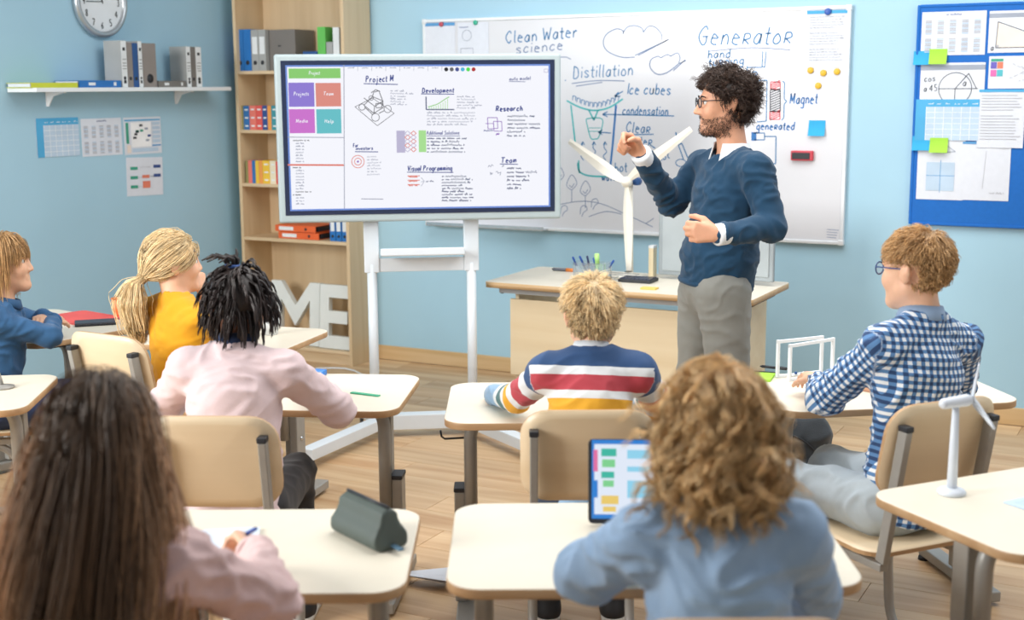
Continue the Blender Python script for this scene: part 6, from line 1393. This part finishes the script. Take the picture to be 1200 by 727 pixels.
# desk with red folder
p = sdesk(96, 374); e = empty('folder', (p[0], p[1], ZD), YAW+R(-38), 'red folder lying on the desk near the left wall', 'folder'); M_rf = mat('folder_red', '#e25a55', .6)
MB().prism(rrect(.30, .22, .03), .0005, .003).build('back_cover', M_rf, e); MB().prism(rrect(.30, .22, .03), .007, .0095).build('front_cover', M_rf, e); MB().box((0, 0, .005), (.28, .2, .004)).build('pages', M_paper, e)
p = sdesk(112, 380.5); e = empty('phone_case', (p[0], p[1], ZD), YAW+R(18), 'dark slate wallet lying in front of the red folder', 'wallet'); MB().box((0, 0, .004), (.17, .09, .006)).build('back_cover', M_dark, e, bevel=.002); MB().box((0, 0, .013), (.17, .09, .006)).build('front_cover', mat('wallet_slate', '#3c4450', .5), e, bevel=.002); MB().box((0, .003, .0085), (.16, .08, .005)).build('pages', M_paper, e)
def cup(px, py, r, h, m, label):
    p = sdesk(px, py); e = empty('cup', (p[0], p[1], ZD), 0, label, 'cup'); MB().lathe([(0, .003), (r*.72, .003), (r*.74, 0), (r*.78, 0), (r, h), (r*.96, h), (r*.73, .006), (0, .006)], n=24).build('wall', m, e); MB().lathe([(r*1.0, h-.004), (r*1.06, h-.001), (r*1.04, h+.002), (r*.96, h)], n=24).build('rim', m, e)
cup(318, 392, .036, .10, M_white, 'white paper cup on the desk right of the yellow girl'); cup(141, 372, .035, .085, mat('cup_orange', '#e8864c', .5), 'orange paper cup behind the girl in yellow')
# small grey holder on the cut-off desk
p = sdesk(3, 455); e = empty('tape_holder', (p[0], p[1], ZD), YAW, 'small dark stand on the desk cut by the left edge', 'stand'); MB().lathe([(0, 0), (.04, 0), (.04, .006), (.012, .012), (0, .012)], n=20).build('base', M_leg, e); MB().tube([(0, 0, .01), (-.01, 0, .05), (-.04, 0, .07)], .006, 8).build('arm', M_leg, e)
# backpack on the floor
bp0 = atz(950, 520, .32); e = empty('backpack', stage(1.10, 5.10), YAW+R(-12), 'black backpack on the floor under the checked boy\'s desk', 'backpack'); M_bp = fab('backpack_black', '#2c3238', .8, .12, .4, 200)
F = Field((-.25, -.2, -.02), (.25, .2, .52), .009); F.box((0, 0, .21), (.33, .2, .42), .08); F.box((0, -.1, .13), (.26, .12, .22), .05, None, .02); V, Q = F.mesh(); V = cloth(relax(V, Q, 2), Q, .014, 91, .7); V[:, 2] = np.maximum(V[:, 2], .002); link('bag', mesh_np('bag', V, Q, M_bp), None, e)
MB().tube(arc((-.06, .03, .41), (0, .03, .49), (.06, .03, .41)), .008, 8).build('handle', M_dark, e); MB().tube(arc((-.13, -.085, .25), (0, -.16, .46), (.13, -.085, .25), 12), .004, 6).build('zip', M_dark, e)
for s in (-1, 1): MB().tube(arc((s*.09, .1, .38), (s*.13, .22, .22), (s*.11, .1, .05), 10), .014, 6).build('shoulder_strap', M_dark, e)
# paper dart on the floor
p = atz(497, 684, 0); e = empty('paper_plane', stage(p[0], p[1], .001), YAW+R(170), 'white paper plane lying on the floor between the desks', 'paper plane')
MB().add([(-.10, 0, .03), (.12, 0, .03), (-.10, .07, .04), (-.10, .012, .0), (.1, 0, .0)], [(0, 1, 2)], 0).add([(-.10, 0, .03), (.12, 0, .03), (-.10, -.07, .04)], [(0, 2, 1)], 0).build('wing', M_paper, e).modifiers.new('solid', 'SOLIDIFY').thickness = .0008
MB().add([(-.10, 0, .03), (.12, 0, .03), (-.10, 0, .0)], [(0, 1, 2)], 0).build('keel', M_paper, e).modifiers.new('solid', 'SOLIDIFY').thickness = .002
# cable from the display to the corner
cb = MB(); pts = [atz(x, y, .006) for x, y in ((430, 441), (424, 439), (415, 434.5), (404, 432), (390, 431.5), (370, 432))]
cb.tube([tuple(W(q)) for q in pts], .005, 6); o = cb.build('power_cable', M_white); tag(o, 'pale cable lying on the floor by the bookcase', 'cable')
